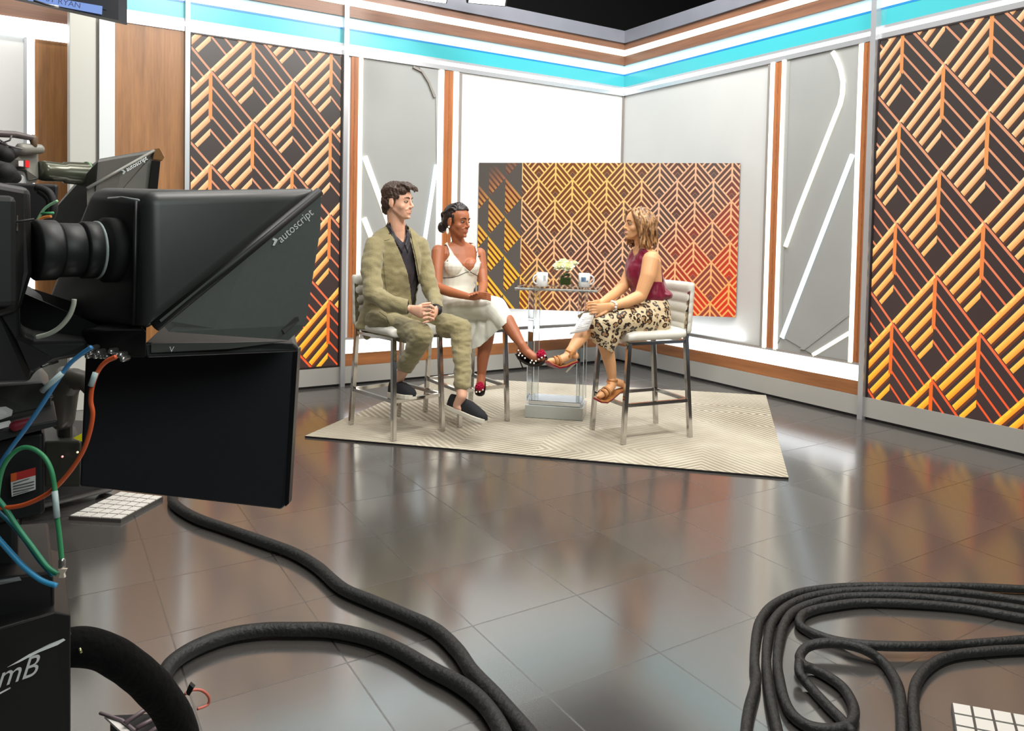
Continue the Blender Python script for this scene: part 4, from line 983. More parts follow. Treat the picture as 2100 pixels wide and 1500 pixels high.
B.chain([ls, J(1292, 560, 5.2), le], [.050, .046, .038], 16); B.chain([le, J(1256, 606, 5.05), lw], [.038, .034, .024], 16)
B.loft([(rw, Z*.025, HF*.015), (J(1243, 632, 4.78), Z*.034, HF*.016), (J(1230, 634, 4.76), Z*.036, HF*.014), (J(1223, 633, 4.755), Z*.032, HF*.010)], 14)
fingers(B, [[J(1225, 625+5.5*i, 4.755), J(1215, 624+6*i, 4.745), J(1206+i, 626+6*i, 4.755)] for i in range(4)], .0070)
fingers(B, [[J(1243, 640, 4.77), J(1232, 646, 4.755), J(1222, 650, 4.76)]], .0085)
B.loft([(lw, Z*.024, HF*.014), (J(1222, 624, 4.88), Z*.030, HF*.014), (J(1213, 626, 4.85), Z*.026, HF*.011)], 14)
fingers(B, [[J(1216, 620+5*i, 4.85), J(1207, 620+5.5*i, 4.83), J(1202, 624+5.5*i, 4.83)] for i in range(4)], .0070)
hn, k1, a1 = J(1330, 655, 5.00), J(1228, 668, 4.82), J(1256, 778, 4.95); hf, k2, a2 = J(1318, 655, 5.22), J(1212, 655, 4.95), J(1171, 718, 4.72)
B.chain([hn, k1], [.075, .052], 16); B.chain([k1, J(1243, 712, 4.89), J(1252, 750, 4.93), a1], [.050, .050, .038, .027], 16)
B.chain([hf, k2], [.075, .052], 16); B.chain([k2, J(1198, 682, 4.84), J(1183, 702, 4.77), a2], [.050, .050, .040, .028], 16)
B.chain([a2, J(1163, 732, 4.70), J(1146, 740, 4.68), J(1128, 741, 4.66)], [.030, .028, .026, .019], 14); B.sph(J(1179, 730, 4.74), .025)
B.chain([a1, J(1255, 790, 4.93), J(1243, 804, 4.88), J(1229, 812, 4.84)], [.030, .030, .028, .020], 14); B.chain([J(1258, 782, 4.95), J(1276, 788, 4.99)], [.026, .024], 12)
for i in range(5): B.sph(J(1124+2.6*i, 741-.6*i, 4.645+.006*i), .0075); B.sph(J(1224+3*i, 813-i, 4.82+.008*i), .0078)
b3 = organic(B, 'body', SK3, e3, .0038, 4); soften(b3, h3, 14)
BRB = mat('brow_brown', (110, 70, 44), .6)
h3.face_parts(e3, BRB, mat('lip_pink', (196, 96, 90), .4), (60, 42, 30), smile=1.2, squint=.4, teeth=True)
# wavy shoulder length hair
def hairmat(n, c1, c2):
    m = bpy.data.materials.new(n); m.use_nodes = True; nt = m.node_tree; E.nt = nt; b = nt.nodes['Principled BSDF']
    tc = nt.nodes.new('ShaderNodeTexCoord'); mp = nt.nodes.new('ShaderNodeMapping'); mp.inputs['Scale'].default_value = (34, 34, 7); nt.links.new(tc.outputs['Object'], mp.inputs[0])
    z = nt.nodes.new('ShaderNodeTexNoise'); z.inputs['Scale'].default_value = 1.6; z.inputs['Detail'].default_value = 5; nt.links.new(mp.outputs[0], z.inputs['Vector'])
    nt.links.new(mixc(ramp01(E(z.outputs[0]), .38, .62), c1, c2), b.inputs['Base Color']); b.inputs['Roughness'].default_value = .42
    return m
HH = hairmat('highlighted_hair', (92, 60, 36), (186, 140, 92))
Hm = M(); h3.ell(Hm, (-.030, 0, .058), (.088, .085, .084)); h3.ell(Hm, (-.060, 0, -.02), (.060, .078, .085)); h3.ell(Hm, (-.065, 0, -.10), (.048, .070, .060))
rnd = random.Random(11)
def lock(a, r0, ln, ph):
    """a = angle round the head from the parting, pts fall and wave"""
    top = h3.p(-.01-.02*abs(math.cos(a)), .035*math.sin(a)*.6, .136); pts = [top]; rs_ = [.006]
    dirv = h3.f*math.cos(a)+h3.l*math.sin(a)
    for k in range(1, 13):
        t = k/12.; drop = .136-ln*t**1.15; rad = (r0*math.sin(min(1, t*2.1)*math.pi/2)+.014*t+.010*math.sin(t*9+ph))
        q = h3.p(-.025, 0, drop)+(dirv*rad+dirv.cross(h3.u)*(.012*math.sin(t*8+ph*1.7)))*h3.k
        pts.append(q); rs_.append(.0125-.0075*t if t < 1 else .002)
    Hm.chain(pts, rs_, 8)
for i in range(74):
    a = math.radians(62+236*(i+.5)/74+rnd.uniform(-3, 3)); side = abs(math.cos(a))
    lock(a, .094+rnd.uniform(-.006, .012), .275+rnd.uniform(-.02, .03), rnd.uniform(0, 6.28))
for i in range(22):     # locks framing the face
    sgn = 1 if i % 2 else -1; y0 = .050+.03*rnd.random(); ph = rnd.uniform(0, 6)
    Hm.chain([h3.p(.02, .012*sgn, .128), h3.p(.064, y0*.75*sgn, .098+.01*rnd.random()), h3.p(.050, (y0+.018)*sgn, .045), h3.p(.018+.01*rnd.random(), (y0+.022)*sgn, -.02), h3.p(.012+.012*math.sin(ph), (y0+.018)*sgn, -.075), h3.p(-.004, (y0+.008)*sgn, -.12)], [.006, .009, .010, .010, .009, .004], 8)
ho3 = organic(Hm, 'hair', HH, e3, .003, 2, [(.004, (60, 60, 25))])
er = M(); q = h3.p(.008, .084, -.05)-Z*.02; er.ell(q, HR*.009, HF*.005, Z*.016); er.build('earring', PE, e3)
# blouse
CR = mat('crimson_satin', (122, 16, 48), .38, bump=(30, .2), sheen=.2)
U = M(); U.loft(tor([(1317, 508, 0, .075, .062), (1319, 517, 0, .115, .072), (1321, 535, 0, .140, .094), (1322, 560, 0, .145, .112), (1329, 590, 0, .140, .116), (1332, 607, 0, .138, .120), (1330, 618, 0, .128, .105)], 5.12, XB, YB))
U.ell(J(1352, 604, 5.10), XB*.11, YB*.055, Z*.045); U.ell(J(1303, 556, 5.10), XB*.10, YB*.055, Z*.10)
uo = organic(U, 'blouse', CR, e3, .0045, 14, [(.012, (14, 14, 9)), (.006, (32, 32, 20))])
def armhole(c, n):
    rel = (c-J(1340, 540, 4.96)); q = topx(c)
    if c.z > J(1317, 509, 5.12).z: return True
    if inpoly(q[0], q[1], [(1296, 500), (1297, 514), (1300, 524), (1307, 520), (1313, 505)]): return True
    lat = (c-J(1322, 550, 5.12)).dot(XB)
    return (c.z > J(1322, 575, 5.12).z and lat > .118) or (c.z > J(1322, 570, 5.12).z and lat < -.118)
cut(uo, armhole, .004)
# skirt
def leopard():
    m = bpy.data.materials.new('leopard_print'); m.use_nodes = True; nt = m.node_tree; E.nt = nt; b = nt.nodes['Principled BSDF']
    tc = nt.nodes.new('ShaderNodeTexCoord'); nz = nt.nodes.new('ShaderNodeTexNoise'); nz.inputs['Scale'].default_value = 28; nt.links.new(tc.outputs['Object'], nz.inputs['Vector'])
    va = nt.nodes.new('ShaderNodeMix'); va.data_type = 'RGBA'; va.inputs[0].default_value = .022; nt.links.new(tc.outputs['Object'], va.inputs[6]); nt.links.new(nz.outputs[1], va.inputs[7])
    v = nt.nodes.new('ShaderNodeTexVoronoi'); v.inputs['Scale'].default_value = 27; v.inputs['Randomness'].default_value = .85; nt.links.new(va.outputs[2], v.inputs['Vector'])
    d = E(v.outputs['Distance']); sp = nt.nodes.new('ShaderNodeSeparateColor'); nt.links.new(v.outputs['Color'], sp.inputs[0]); rr = E(sp.outputs[0])
    ring = (d < .50+rr*.04)*(d > .20+rr*.10); inner = d < .20+rr*.1
    n2 = nt.nodes.new('ShaderNodeTexNoise'); n2.inputs['Scale'].default_value = 60; nt.links.new(tc.outputs['Object'], n2.inputs['Vector']); gap = E(n2.outputs[0]) < .60
    c = mixc(inner, (222, 202, 164), (166, 124, 84)); c = mixc(ring*gap, c, (46, 30, 22))
    nt.links.new(c, b.inputs['Base Color']); b.inputs['Roughness'].default_value = .45
    return m
K = M(); K.loft(tor([(1329, 612, 0, .132, .105), (1330, 628, 0, .158, .130), (1330, 655, 0, .172, .145), (1330, 674, 0, .150, .13)], 5.12, XB, YB))
K.chain([J(1325, 655, 5.02), J(1270, 655, 4.90), J(1230, 664, 4.82)], [.108, .096, .080], 20); K.chain([J(1230, 664, 4.82), J(1238, 690, 4.85), J(1240, 708, 4.87)], [.080, .076, .072], 18)
K.chain([J(1318, 652, 5.2), J(1260, 650, 5.04), J(1218, 654, 4.93)], [.105, .095, .074], 20); K.chain([J(1218, 656, 4.93), J(1215, 676, 4.88)], [.07, .062], 16)
K.chain([J(1262, 668, 4.88), J(1252, 700, 4.88)], [.07, .055], 16); K.chain([J(1290, 676, 4.95), J(1320, 672, 5.0)], [.05, .07], 16)
sk = organic(K, 'skirt', leopard(), e3, .005, 8, [(.008, (10, 10, 10))])
def hem3(c, n):
    q = topx(c); x, y = q[0], q[1]
    return x < 1282 and y > 697+(x-1205)*.55
cut(sk, hem3, .004)
wb = bvh(sk)
# bracelet
br = M(); wv = (rw-J(1285, 620, 4.86)).normalized(); u = wv.orthogonal().normalized(); w = wv.cross(u); bc = rw+(J(1285, 620, 4.86)-rw)*.06
for k in range(11): br.sph(bc+(u*math.cos(k*.571)+w*math.sin(k*.571))*.029+wv*.004*math.sin(k*2), .0085, 8, 6)
br.build('bracelet', PE, e3)
# strappy sandals
TAN = mat('tan_suede', (178, 118, 62), .7); RED = mat('red_sole', (120, 16, 40), .3); IV = mat('ivory_heel', (226, 216, 190), .3)
def sandal(sole, up, heel, straps):
    m = M(); R = []; n = len(sole)
    for i, (p, w) in enumerate(sole):
        t = (sole[min(n-1, i+1)][0]-sole[max(0, i-1)][0]).normalized(); r = t.cross(up).normalized(); uu_ = r.cross(t)
        R.append([p+r*w, p+r*w-uu_*.009, p-r*w-uu_*.009, p-r*w])
    m.rings(R, False); o = m.build('sandal', RED, e3)
    top = M(); top.rings([[q[0]+(q[0]-q[1])*.5, q[0], q[3], q[3]+(q[3]-q[2])*.5] for q in R], False); top.build('footbed', TAN, o)
    M().chain(heel, [.011, .0055, .0048], 8).build('heel', IV, o)
    for pts, c, r in straps: ring(pts, c, r, o)
def ring(ax, c, r, par):
    ax = V3(ax).normalized(); u = ax.orthogonal().normalized(); w = ax.cross(u)
    R = []
    for k in range(21):
        a = 2*math.pi*k/20; d = u*math.cos(a)+w*math.sin(a); R.append([c+d*r+ax*.007, c+d*(r+.003)+ax*.007, c+d*(r+.003)-ax*.007, c+d*r-ax*.007])
    M().rings(R, False, False).build('strap', TAN, par)
a_ = J(1163, 732, 4.70); b_ = J(1128, 741, 4.66); dd = (b_-a_).normalized()
sandal([(J(1182, 741, 4.75), .020), (J(1170, 745, 4.73), .024), (J(1157, 751, 4.70), .026), (J(1143, 753, 4.68), .034), (J(1130, 748, 4.66), .032), (J(1121, 741, 4.645), .016)], Z*.9-HR*.3, [J(1181, 742, 4.755), J(1171, 753, 4.76), J(1162, 763, 4.77)],
       [(dd, J(1146, 740, 4.68), .031), (dd, J(1139, 741, 4.67), .029), (HR*-.3-Z, J(1170, 722, 4.715), .033), (HR*-.8+Z*.5, J(1168, 728, 4.71), .036)])
dd = (J(1229, 812, 4.84)-J(1255, 790, 4.93)).normalized()
sandal([(J(1281, 797, 5.0), .018), (J(1266, 803, 4.965), .024), (J(1251, 815, 4.92), .027), (J(1238, 822, 4.87), .034), (J(1227, 821, 4.83), .030), (J(1221, 817, 4.81), .016)], Z*.9+HF*-.2, [J(1282, 799, 5.01), J(1285, 815, 5.02), J(1286, 832, 5.02)],
       [(dd, J(1243, 804, 4.88), .033), (dd, J(1236, 808, 4.86), .030), (Z, J(1256, 781, 4.945), .033), (HR*.8+Z*.6, J(1252, 792, 4.93), .036)])
# papers she holds
pg = empty('note_sheets', J(1192, 662, 4.76), 'white sheets of notes hanging from the host\'s hand above her knee', 'paper')
PW = mat('white_paper', (234, 232, 228), .7)
for i in range(3):
    o_ = HF*.004*i+HR*.004*i; q = [J(1196, 643, 4.76)+o_, J(1219, 640, 4.76)+o_, J(1204, 678, 4.72)+o_, J(1167, 686, 4.72)+o_]
    m = M(); n = 8; A_ = []
    for k in range(n+1):
        t = k/n; b0 = q[0].lerp(q[3], t); b1 = q[1].lerp(q[2], t); A_ += [b0-HF*.010*math.sin(t*3)*(1), b0.lerp(b1, .5)-HF*.016*math.sin(t*3), b1-HF*.006*math.sin(t*3)]
    m.add(A_, [(3*k+j, 3*k+j+1, 3*k+j+4, 3*k+j+3) for k in range(n) for j in (0, 1)], True); o = m.build('sheet', PW, pg); s = o.modifiers.new('t', 'SOLIDIFY'); s.thickness = .0006
m = M()
for k in range(9):
    t = .12+.085*k; a = q[0].lerp(q[3], t).lerp(q[1].lerp(q[2], t), .12)-HF*.022; b = q[0].lerp(q[3], t).lerp(q[1].lerp(q[2], t), .85 if k % 3 else .6)-HF*.020
    m.tube([a, a.lerp(b, .5)-HF*.004, b], .0011, 4)
m.build('print_line', mat('grey_ink', (196, 194, 192), .8), pg)
cd_ = M(); a = J(1184, 648, 4.79); cd_.hexa([a, J(1208, 634, 4.79), J(1212, 640, 4.79), J(1189, 655, 4.79)], [x+HF*.006 for x in (a, J(1208, 634, 4.79), J(1212, 640, 4.79), J(1189, 655, 4.79))])
tag(cd_.build('cue_card', mat('bronze_card', (120, 104, 82), .4)), 'small dark bronze card poking out behind the host\'s white notes', 'card')
# ------------------------------------------------------------------ front camera rig
G1 = mat('matt_black_shell', (56, 58, 57), .40, noise_amt=(60, .12)); G2 = mat('charcoal_panel', (74, 79, 76), .55, noise_amt=(120, .12)); G3 = mat('black_plastic', (24, 24, 25), .5)
RUB = mat('black_rubber', (12, 12, 12), .7); SIL = mat('silver_metal', (190, 188, 184), .3, metal=.9); LTR = mat('lettering_white', (206, 208, 208), .6)
def fit_text(name, body, px0, px1, d0, d1, up, mt, par, local=False, shear=0., hscale=1.):
    a, b = P(*px0, d0), P(*px1, d1); ux = (b-a); w = ux.length; ux.normalize()
    o = text_mesh(name, body, (0, 0, 0), (1, 0, 0), (0, 1, 0), 1., mt, None, 0, italic=shear); xs = [v.co.x for v in o.data.vertices]; k = w/(max(xs)-min(xs))
    uy = V3(up); uy = (uy-ux*uy.dot(ux)).normalized(); n = ux.cross(uy)
    if n.dot(CAM-a) < 0: n = -n
    for v in o.data.vertices: v.co = a+ux*(v.co.x-min(xs))*k+uy*v.co.y*k*hscale+n*.0012
    return attach(o, par)
HB = (HF*.84-HR*.55).normalized(); HM = (HF*.95-HR*.31).normalized()
def poly(pts): return [P(*q) for q in pts]
def slabpx(pts, off, name, mt, par, bevel=0): return M().prism(poly(pts), off).build(name, mt, par, bevel=bevel, seg=3)
t1 = empty('teleprompter', P(300, 700, 1.25), 'large black teleprompter hood in the left foreground with slanted side panel', 'teleprompter', 'teleprompters on the studio cameras')
A, Bp, C = P(297, 392, 1.10), P(668, 386, 1.34), P(303, 686, 1.10); A2, C2 = P(183, 384, 1.243), P(72, 660, 1.39)
PL = (-HR*.76+HF*.65); AXR = (HR*.65+HF*.76)
B2 = Bp+PL*.27
hd = M(); vs = [A, Bp, C, A2, B2, C2]; hd.add(vs, [(0, 1, 2), (3, 5, 4), (0, 3, 4, 1), (0, 2, 5, 3), (1, 4, 5, 2)])
ho_ = hd.build('hood', G1, t1, bevel=.022, seg=5)
ho_.data.polygons.foreach_set('use_smooth', [True]*len(ho_.data.polygons))
wg = slabpx([(659, 387, 1.30), (657, 470, 1.30), (626, 667, 1.275), (592, 698, 1.255), (346, 681, 1.10), (327, 657, 1.08)], HF*.005+HR*-.002, 'side_wing', G2, t1)
slabpx([(578, 676, 1.24), (584, 684, 1.24), (613, 658, 1.26), (611, 650, 1.26), (604, 651, 1.26)], HF*.003, 'slot', RUB, t1)
fit_text('lettering', 'autoscript', (576, 499), (643, 439), 1.236, 1.28, UP, LTR, t1)
ch = M(); zz = [(553, 489, 1.226), (562, 488, 1.23), (570, 492, 1.234), (563, 504, 1.23), (559, 504, 1.226), (563, 494, 1.23)]; ch.prism(poly(zz), HF*.001).build('chevron_mark', LTR, t1)
lb = M(); lb.tube([P(222, 407, 1.17), P(250, 405, 1.12), P(285, 411, 1.095)], .0016, 6); lb.build('painted_seam_highlight', mat('highlight_paint', (150, 156, 156), .3), t1)  # thin pale tube paints the highlight along the hood seam
# rounded inner rim of the rear plate, lens opening
ax = AXR
def disc(m, c, r0, r1, L, n=40): return m.rings([[c+(Z*math.sin(2*math.pi*k/n)+PL*math.cos(2*math.pi*k/n))*r+ax*l for k in range(n)] for r, l in ((r0, 0), (r1, L*.08), (r1, L*.92), (r0*.9, L))])
Lc = P(226, 513, 1.16)
op = M(); disc(op, Lc-ax*.012, .040, .050, .035); op.build('lens_collar', RUB, t1)
hg = M(); hg.tube([P(655, 394, 1.305), P(318, 670, 1.085)], .0085, 10); hg.build('hinge_bar', G3, t1)
pl = M(); nr = (C-A); 
for k in range(3): pl.tube([A.lerp(A2, .1)+Z*-.012-AXR*.004, C.lerp(C2, .08)+Z*.012-AXR*.004], .003, 6) if k == 0 else None
pl.build('plate_rib', G3, t1)
# mirror tray below the hood with connectors
slabpx([(296, 703, 1.12), (600, 704, 1.26), (612, 712, 1.27), (612, 722, 1.27), (300, 735, 1.12)], HM*.30, 'monitor_tray', G3, t1, .004)
slabpx([(310, 704, 1.118), (470, 703, 1.18), (590, 700, 1.25), (470, 716, 1.18), (310, 724, 1.118)], HF*.004, 'tray_edge', mat('grey_edge', (70, 70, 68), .35), t1)
fit_text('tray_mark', 'V', (346, 722), (356, 722), 1.12, 1.125, UP, LTR, t1)
slabpx([(166, 676, 1.20), (300, 676, 1.10), (300, 735, 1.10), (180, 735, 1.20)], HB*.10, 'tray_bracket', G3, t1, .004)
cn = M(); rn = random.Random(2)
for k in range(16):
    x, y = 178+5.5*k+rn.uniform(-2, 2), 712+rn.choice((0, 8, 16)) + (6 if k > 9 else 0); d = 1.165-.004*k; q = P(x, y, d); cn.cap(q, q-HF*.014, .0042, .0042, 10)
cn.build('connector_block', SIL, t1)
# talent side monitor seen from behind
mo = empty('monitor', P(388, 1040, 1.3), 'large black flat monitor hanging below the foreground teleprompter', 'monitor')
mp_ = [(176, 708, 1.30), (600, 707, 1.42), (612, 716, 1.42), (592, 1034, 1.42), (577, 1046, 1.42), (163, 998, 1.30)]
slabpx(mp_, HM*.035, 'casing', mat('monitor_black', (34, 34, 39), .38, noise_amt=(90, .12)), mo, .004)
slabpx([(600, 712, 1.418), (611, 716, 1.418), (592, 1034, 1.418), (585, 1040, 1.418)], HF*.02, 'side_edge', mat('monitor_edge', (30, 29, 31), .3), mo)
# the camera: lens and body
cm = empty('studio_camera', P(60, 700, 1.1), 'black studio camera body and lens at the left frame edge behind foreground teleprompter', 'camera')
ln = M()
for r0, s0, s1 in ((.044, .0, .030), (.040, .030, .062), (.043, .062, .085)): ln.rings([[Lc-ax*(.105-l)+(Z*math.sin(2*math.pi*k/36)+PL*math.cos(2*math.pi*k/36))*r for k in range(36)] for r, l in ((r0*.94, s0), (r0, s0+.003), (r0, s1-.003), (r0*.94, s1))])
ln.build('lens', G3, cm)
rg = M(); rg.rings([[Lc-ax*l+(Z*math.sin(2*math.pi*k/40)+PL*math.cos(2*math.pi*k/40))*r for k in range(40)] for r, l in ((.0425, .022), (.0442, .021), (.0442, .019), (.0425, .018))]); rg.build('lens_ring', mat('ring_grey', (170, 180, 178), .3), cm)
bb = M(); bc = Lc-ax*.14
bb.obox(bc-ax*.10+PL*.0, ax*.10, PL*.055, Z*.075); bb.build('body', G3, cm, bevel=.008)
slabpx([(-30, 368, 1.0), (62, 385, 1.06), (66, 560, 1.06), (40, 640, 1.05), (-30, 660, 1.0)], HB*.12, 'body_side', mat('body_shell', (24, 22, 22), .45, noise_amt=(30, .2)), cm, .01)
slabpx([(8, 437, 1.045), (37, 442, 1.045), (37, 474, 1.045), (8, 470, 1.045)], -HB*.004, 'tape_label', mat('cream_label', (150, 140, 124), .6), cm)
M().tube([P(-10, 468, 1.03), P(20, 457, 1.03), P(70, 450, 1.04)], .0016, 6).build('thin_cord', G3, cm)
slabpx([(-30, 600, 1.02), (30, 588, 1.06), (42, 610, 1.06), (42, 690, 1.06), (70, 700, 1.08), (180, 700, 1.15), (180, 730, 1.15), (110, 742, 1.1), (70, 765, 1.08), (60, 785, 1.07), (-30, 788, 1.02)], HB*.15, 'mount_plate', mat('mount_black', (20, 20, 20), .5), cm, .006)
slabpx([(-40, 560, 1.2), (60, 590, 1.28), (140, 640, 1.32), (300, 668, 1.2), (300, 712, 1.2), (-40, 760, 1.2)], HB*.03, 'rear_cradle', G3, cm, .003)
# swivelling head plate edge
M().tube([P(85, 752, 1.06), P(118, 742, 1.09)], .0022, 6).build('plate_edge', mat('dark_metal_edge', (90, 88, 84), .3, metal=.8), cm)
# front pedestal with control box, papers and warning label
pd = empty('camera_pedestal', P(30, 1500, 1.25), 'black camera pedestal with red and white warning label in the left foreground corner', 'camera pedestal', 'camera pedestals')
slabpx([(-40, 790, 1.22), (88, 782, 1.30), (105, 800, 1.30), (105, 865, 1.30), (-40, 900, 1.22)], HB*.16, 'control_box', mat('control_grey', (74, 76, 72), .5, noise_amt=(60, .1)), pd, .004)
fit_text('letter', 'e', (101, 818), (110, 815), 1.292, 1.295, UP, LTR, pd)
slabpx([(-40, 890, 1.14), (118, 862, 1.20), (118, 874, 1.20), (-40, 915, 1.14)], HB*.16, 'tray', G3, pd, .002)
slabpx([(-40, 905, 1.18), (90, 886, 1.22), (92, 1055, 1.22), (-40, 1085, 1.18)], HB*.2, 'housing', mat('housing_black', (16, 16, 17), .5), pd, .006)
slabpx([(22, 972, 1.178), (73, 959, 1.20), (73, 975, 1.20), (22, 989, 1.178)], -HB*.001, 'warning_label_head', mat('label_red', (176, 32, 28), .5), pd)
slabpx([(22, 972, 1.1765), (34, 969, 1.18), (34, 985, 1.18), (22, 989, 1.1765)], -HB*.0014, 'warning_symbol', mat('label_orange', (214, 92, 40), .5), pd)
slabpx([(22, 989, 1.178), (73, 975, 1.20), (73, 1004, 1.20), (24, 1019, 1.178)], -HB*.001, 'warning_label', mat('label_white', (206, 206, 204), .5), pd)
tl = M()
for k in range(5):
    y = 988+5.6*k; tl.tube([P(27, y+4.4, 1.175), P(70-(8 if k in (0, 4) else 0), y-6.3+.5*k, 1.195)], .0009, 4)
tl.build('label_print', mat('print_grey', (110, 108, 108), .6), pd)
slabpx([(-40, 1070, 1.20), (38, 1062, 1.22), (38, 1200, 1.22), (-40, 1200, 1.20)], HB*.15, 'column', G3, pd, .01)
slabpx([(-40, 1190, 1.14), (108, 1172, 1.22), (112, 1208, 1.22), (112, 1262, 1.22), (-40, 1290, 1.14)], HB*.24, 'upper_block', mat('block_black', (14, 14, 15), .45), pd, .004)
slabpx([(-40, 1300, 1.10), (112, 1255, 1.20), (145, 1262, 1.22), (145, 1540, 1.22), (-40, 1560, 1.10)], HB*.28, 'lower_block', MC['block_black'], pd, .003)
slabpx([(-40, 1196, 1.137), (40, 1183, 1.18), (44, 1190, 1.18), (-40, 1207, 1.137)], -HB*.002, 'edge_trim', mat('edge_metal', (150, 152, 154), .3, metal=.7), pd)
fit_text('lettering', 'mB', (-6, 1412), (73, 1384), 1.095, 1.15, UP*1.+RT*.25, LTR, pd, hscale=1.05)
sw = M(); sw.prism(poly([(15, 1369, 1.12), (60, 1342, 1.15), (100, 1322, 1.175), (130, 1310, 1.19), (134, 1313, 1.19), (118, 1323, 1.18), (80, 1338, 1.16), (40, 1358, 1.135)]), -HB*.001); sw.build('swoosh', LTR, pd)
M().tube([P(-10, 1428, 1.09), P(20, 1412, 1.12)], .0014, 6).build('underline', LTR, pd)
# papers and red pen case on the tray
pp = empty('paper_stack', P(10, 870, 1.15), 'curled white papers on the foreground camera tray', 'paper')
m = M(); m.prism(poly([(-30, 843, 1.16), (12, 838, 1.2), (26, 845, 1.2), (24, 853, 1.19), (-30, 872, 1.15)]), Z*.003); m.build('sheet', PW, pp)
m = M(); m.prism(poly([(-30, 880, 1.12), (20, 868, 1.16), (24, 874, 1.16), (-30, 888, 1.12)]), Z*.004); m.build('sheet', PW, pp)
tag(M().cap(P(32, 874, 1.16), P(58, 866, 1.17), .0085, .0065, 12).build('red_pouch', mat('dark_red_cloth', (120, 18, 34), .6)), 'small dark red pouch lying on the foreground camera tray', 'pouch')

# ------------------------------------------------------------------ second camera behind
t2 = empty('teleprompter', P(250, 400, 2.9), 'smaller grey teleprompter hood of the camera standing behind the foreground one', 'teleprompter', 'teleprompters on the studio cameras')
G4 = mat('hood_grey', (78, 78, 74), .5, noise_amt=(60, .1))
a, b, c_ = P(200, 326, 2.75), P(318, 306, 3.0), P(150, 420, 2.75)
hd = M(); a2, b2, c2 = a+HB*.30, b+HB*.3, c_+HB*.3-HR*.25
hd.add([a, b, P(190, 470, 2.75), a2, b2, P(190, 470, 2.75)+HB*.3-HR*.2], [(0, 1, 2), (3, 5, 4), (0, 3, 4, 1), (0, 2, 5, 3), (1, 4, 5, 2)]); hd.build('hood', G4, t2, bevel=.012)
slabpx([(316, 311, 2.98), (312, 320, 2.98), (300, 470, 2.95), (180, 470, 2.74), (178, 388, 2.73)], HB*.006, 'side_wing', mat('wing_grey', (86, 86, 82), .5), t2)
M().tube([P(178, 387, 2.72), P(316, 309, 2.97)], .006, 8).build('hinge', mat('wing_edge', (124, 124, 118), .4), t2)
slabpx([(313, 329, 2.96), (329, 331, 2.96), (320, 420, 2.94), (302, 420, 2.94)], HB*.03, 'front_frame', G3, t2)
slabpx([(316, 305, 2.97), (328, 303, 2.97), (338, 322, 2.97), (333, 330, 2.97), (313, 328, 2.97)], HB*.04, 'corner_clip', mat('tan_clip', (150, 112, 74), .4), t2, .003)
fit_text('lettering', 'autoscript', (261, 352), (303, 327), 2.84, 2.91, UP, mat('lettering_bright', (230, 238, 238), .5), t2)
M().prism(poly([(248, 349, 2.83), (253, 348, 2.83), (258, 352, 2.83), (254, 358, 2.83), (251, 357, 2.83), (253, 352, 2.83)]), -HB*.001).build('chevron_mark', MC['lettering_bright'], t2)
cm2 = empty('studio_camera', P(60, 600, 2.6), 'grey studio camera with red lit number at the far left behind the black one', 'camera')
CG = mat('camera_grey', (130, 128, 120), .4, noise_amt=(20, .1)); CG2 = mat('lens_grey', (84, 86, 72), .25, metal=.3)
slabpx([(14, 312, 2.6), (30, 304, 2.6), (78, 312, 2.7), (80, 368, 2.7), (55, 372, 2.65), (50, 352, 2.62), (10, 345, 2.6)], HB*.25, 'body', CG, cm2, .008)
slabpx([(32, 328, 2.59), (60, 329, 2.63), (60, 345, 2.63), (32, 342, 2.59)], -HB*.004, 'number_plate', mat('plate_dark', (60, 58, 56), .4), cm2)
slabpx([(38, 330, 2.58), (48, 330, 2.595), (48, 342, 2.595), (38, 341, 2.58)], -HB*.006, 'number_tile', mat('tile_white', (210, 206, 206), .4), cm2)
slabpx([(52, 329, 2.60), (60, 330, 2.61), (60, 344, 2.61), (52, 343, 2.60)], -HB*.006, 'tally_light', mat('tally_red', (120, 6, 10), .4, emit=(255, 24, 34), es=.8), cm2)
q0, q1 = P(82, 350, 2.70), P(182, 358, 2.85); axl = (q1-q0).normalized(); ln = M()
L_ = (q1-q0).length; u = axl.orthogonal().normalized(); w = axl.cross(u)
ln.rings([[q0+axl*L_*t+(u*math.cos(2*math.pi*k/28)+w*math.sin(2*math.pi*k/28))*r for k in range(28)] for t, r in ((0, .034), (.1, .037), (.45, .034), (.50, .040), (.9, .043), (.92, .046), (1., .046))])
ln.build('lens', CG2, cm2)
rg = M(); rg.rings([[q0+axl*L_*t+(u*math.cos(2*math.pi*k/28)+w*math.sin(2*math.pi*k/28))*r for k in range(28)] for t, r in ((.93, .045), (.935, .048), (.96, .048), (.965, .045))]); rg.build('lens_ring', mat('ring_green', (136, 176, 140), .2), cm2)
M().chain([P(-10, 274, 2.55), P(30, 276, 2.6), P(70, 284, 2.65)], [.012, .012, .010], 12).build('handle', mat('handle_dark', (86, 76, 76), .4), cm2)
M().chain([P(68, 284, 2.65), P(70, 298, 2.65)], [.014, .010], 10).build('handle_post', mat('bronze_dark', (92, 72, 50), .4), cm2)
M().chain([P(45, 306, 2.62), P(80, 306, 2.68)], [.022, .018], 10).build('viewfinder', CG, cm2)
M().chain([P(-10, 310, 2.5), P(12, 318, 2.5), P(28, 312, 2.52)], [.03, .028, .02], 10).build('eyepiece', RUB, cm2)
M().chain([P(-12, 352, 2.4), P(10, 354, 2.4), P(30, 364, 2.45)], [.04, .034, .02], 12).build('monitor_hood', RUB, cm2)
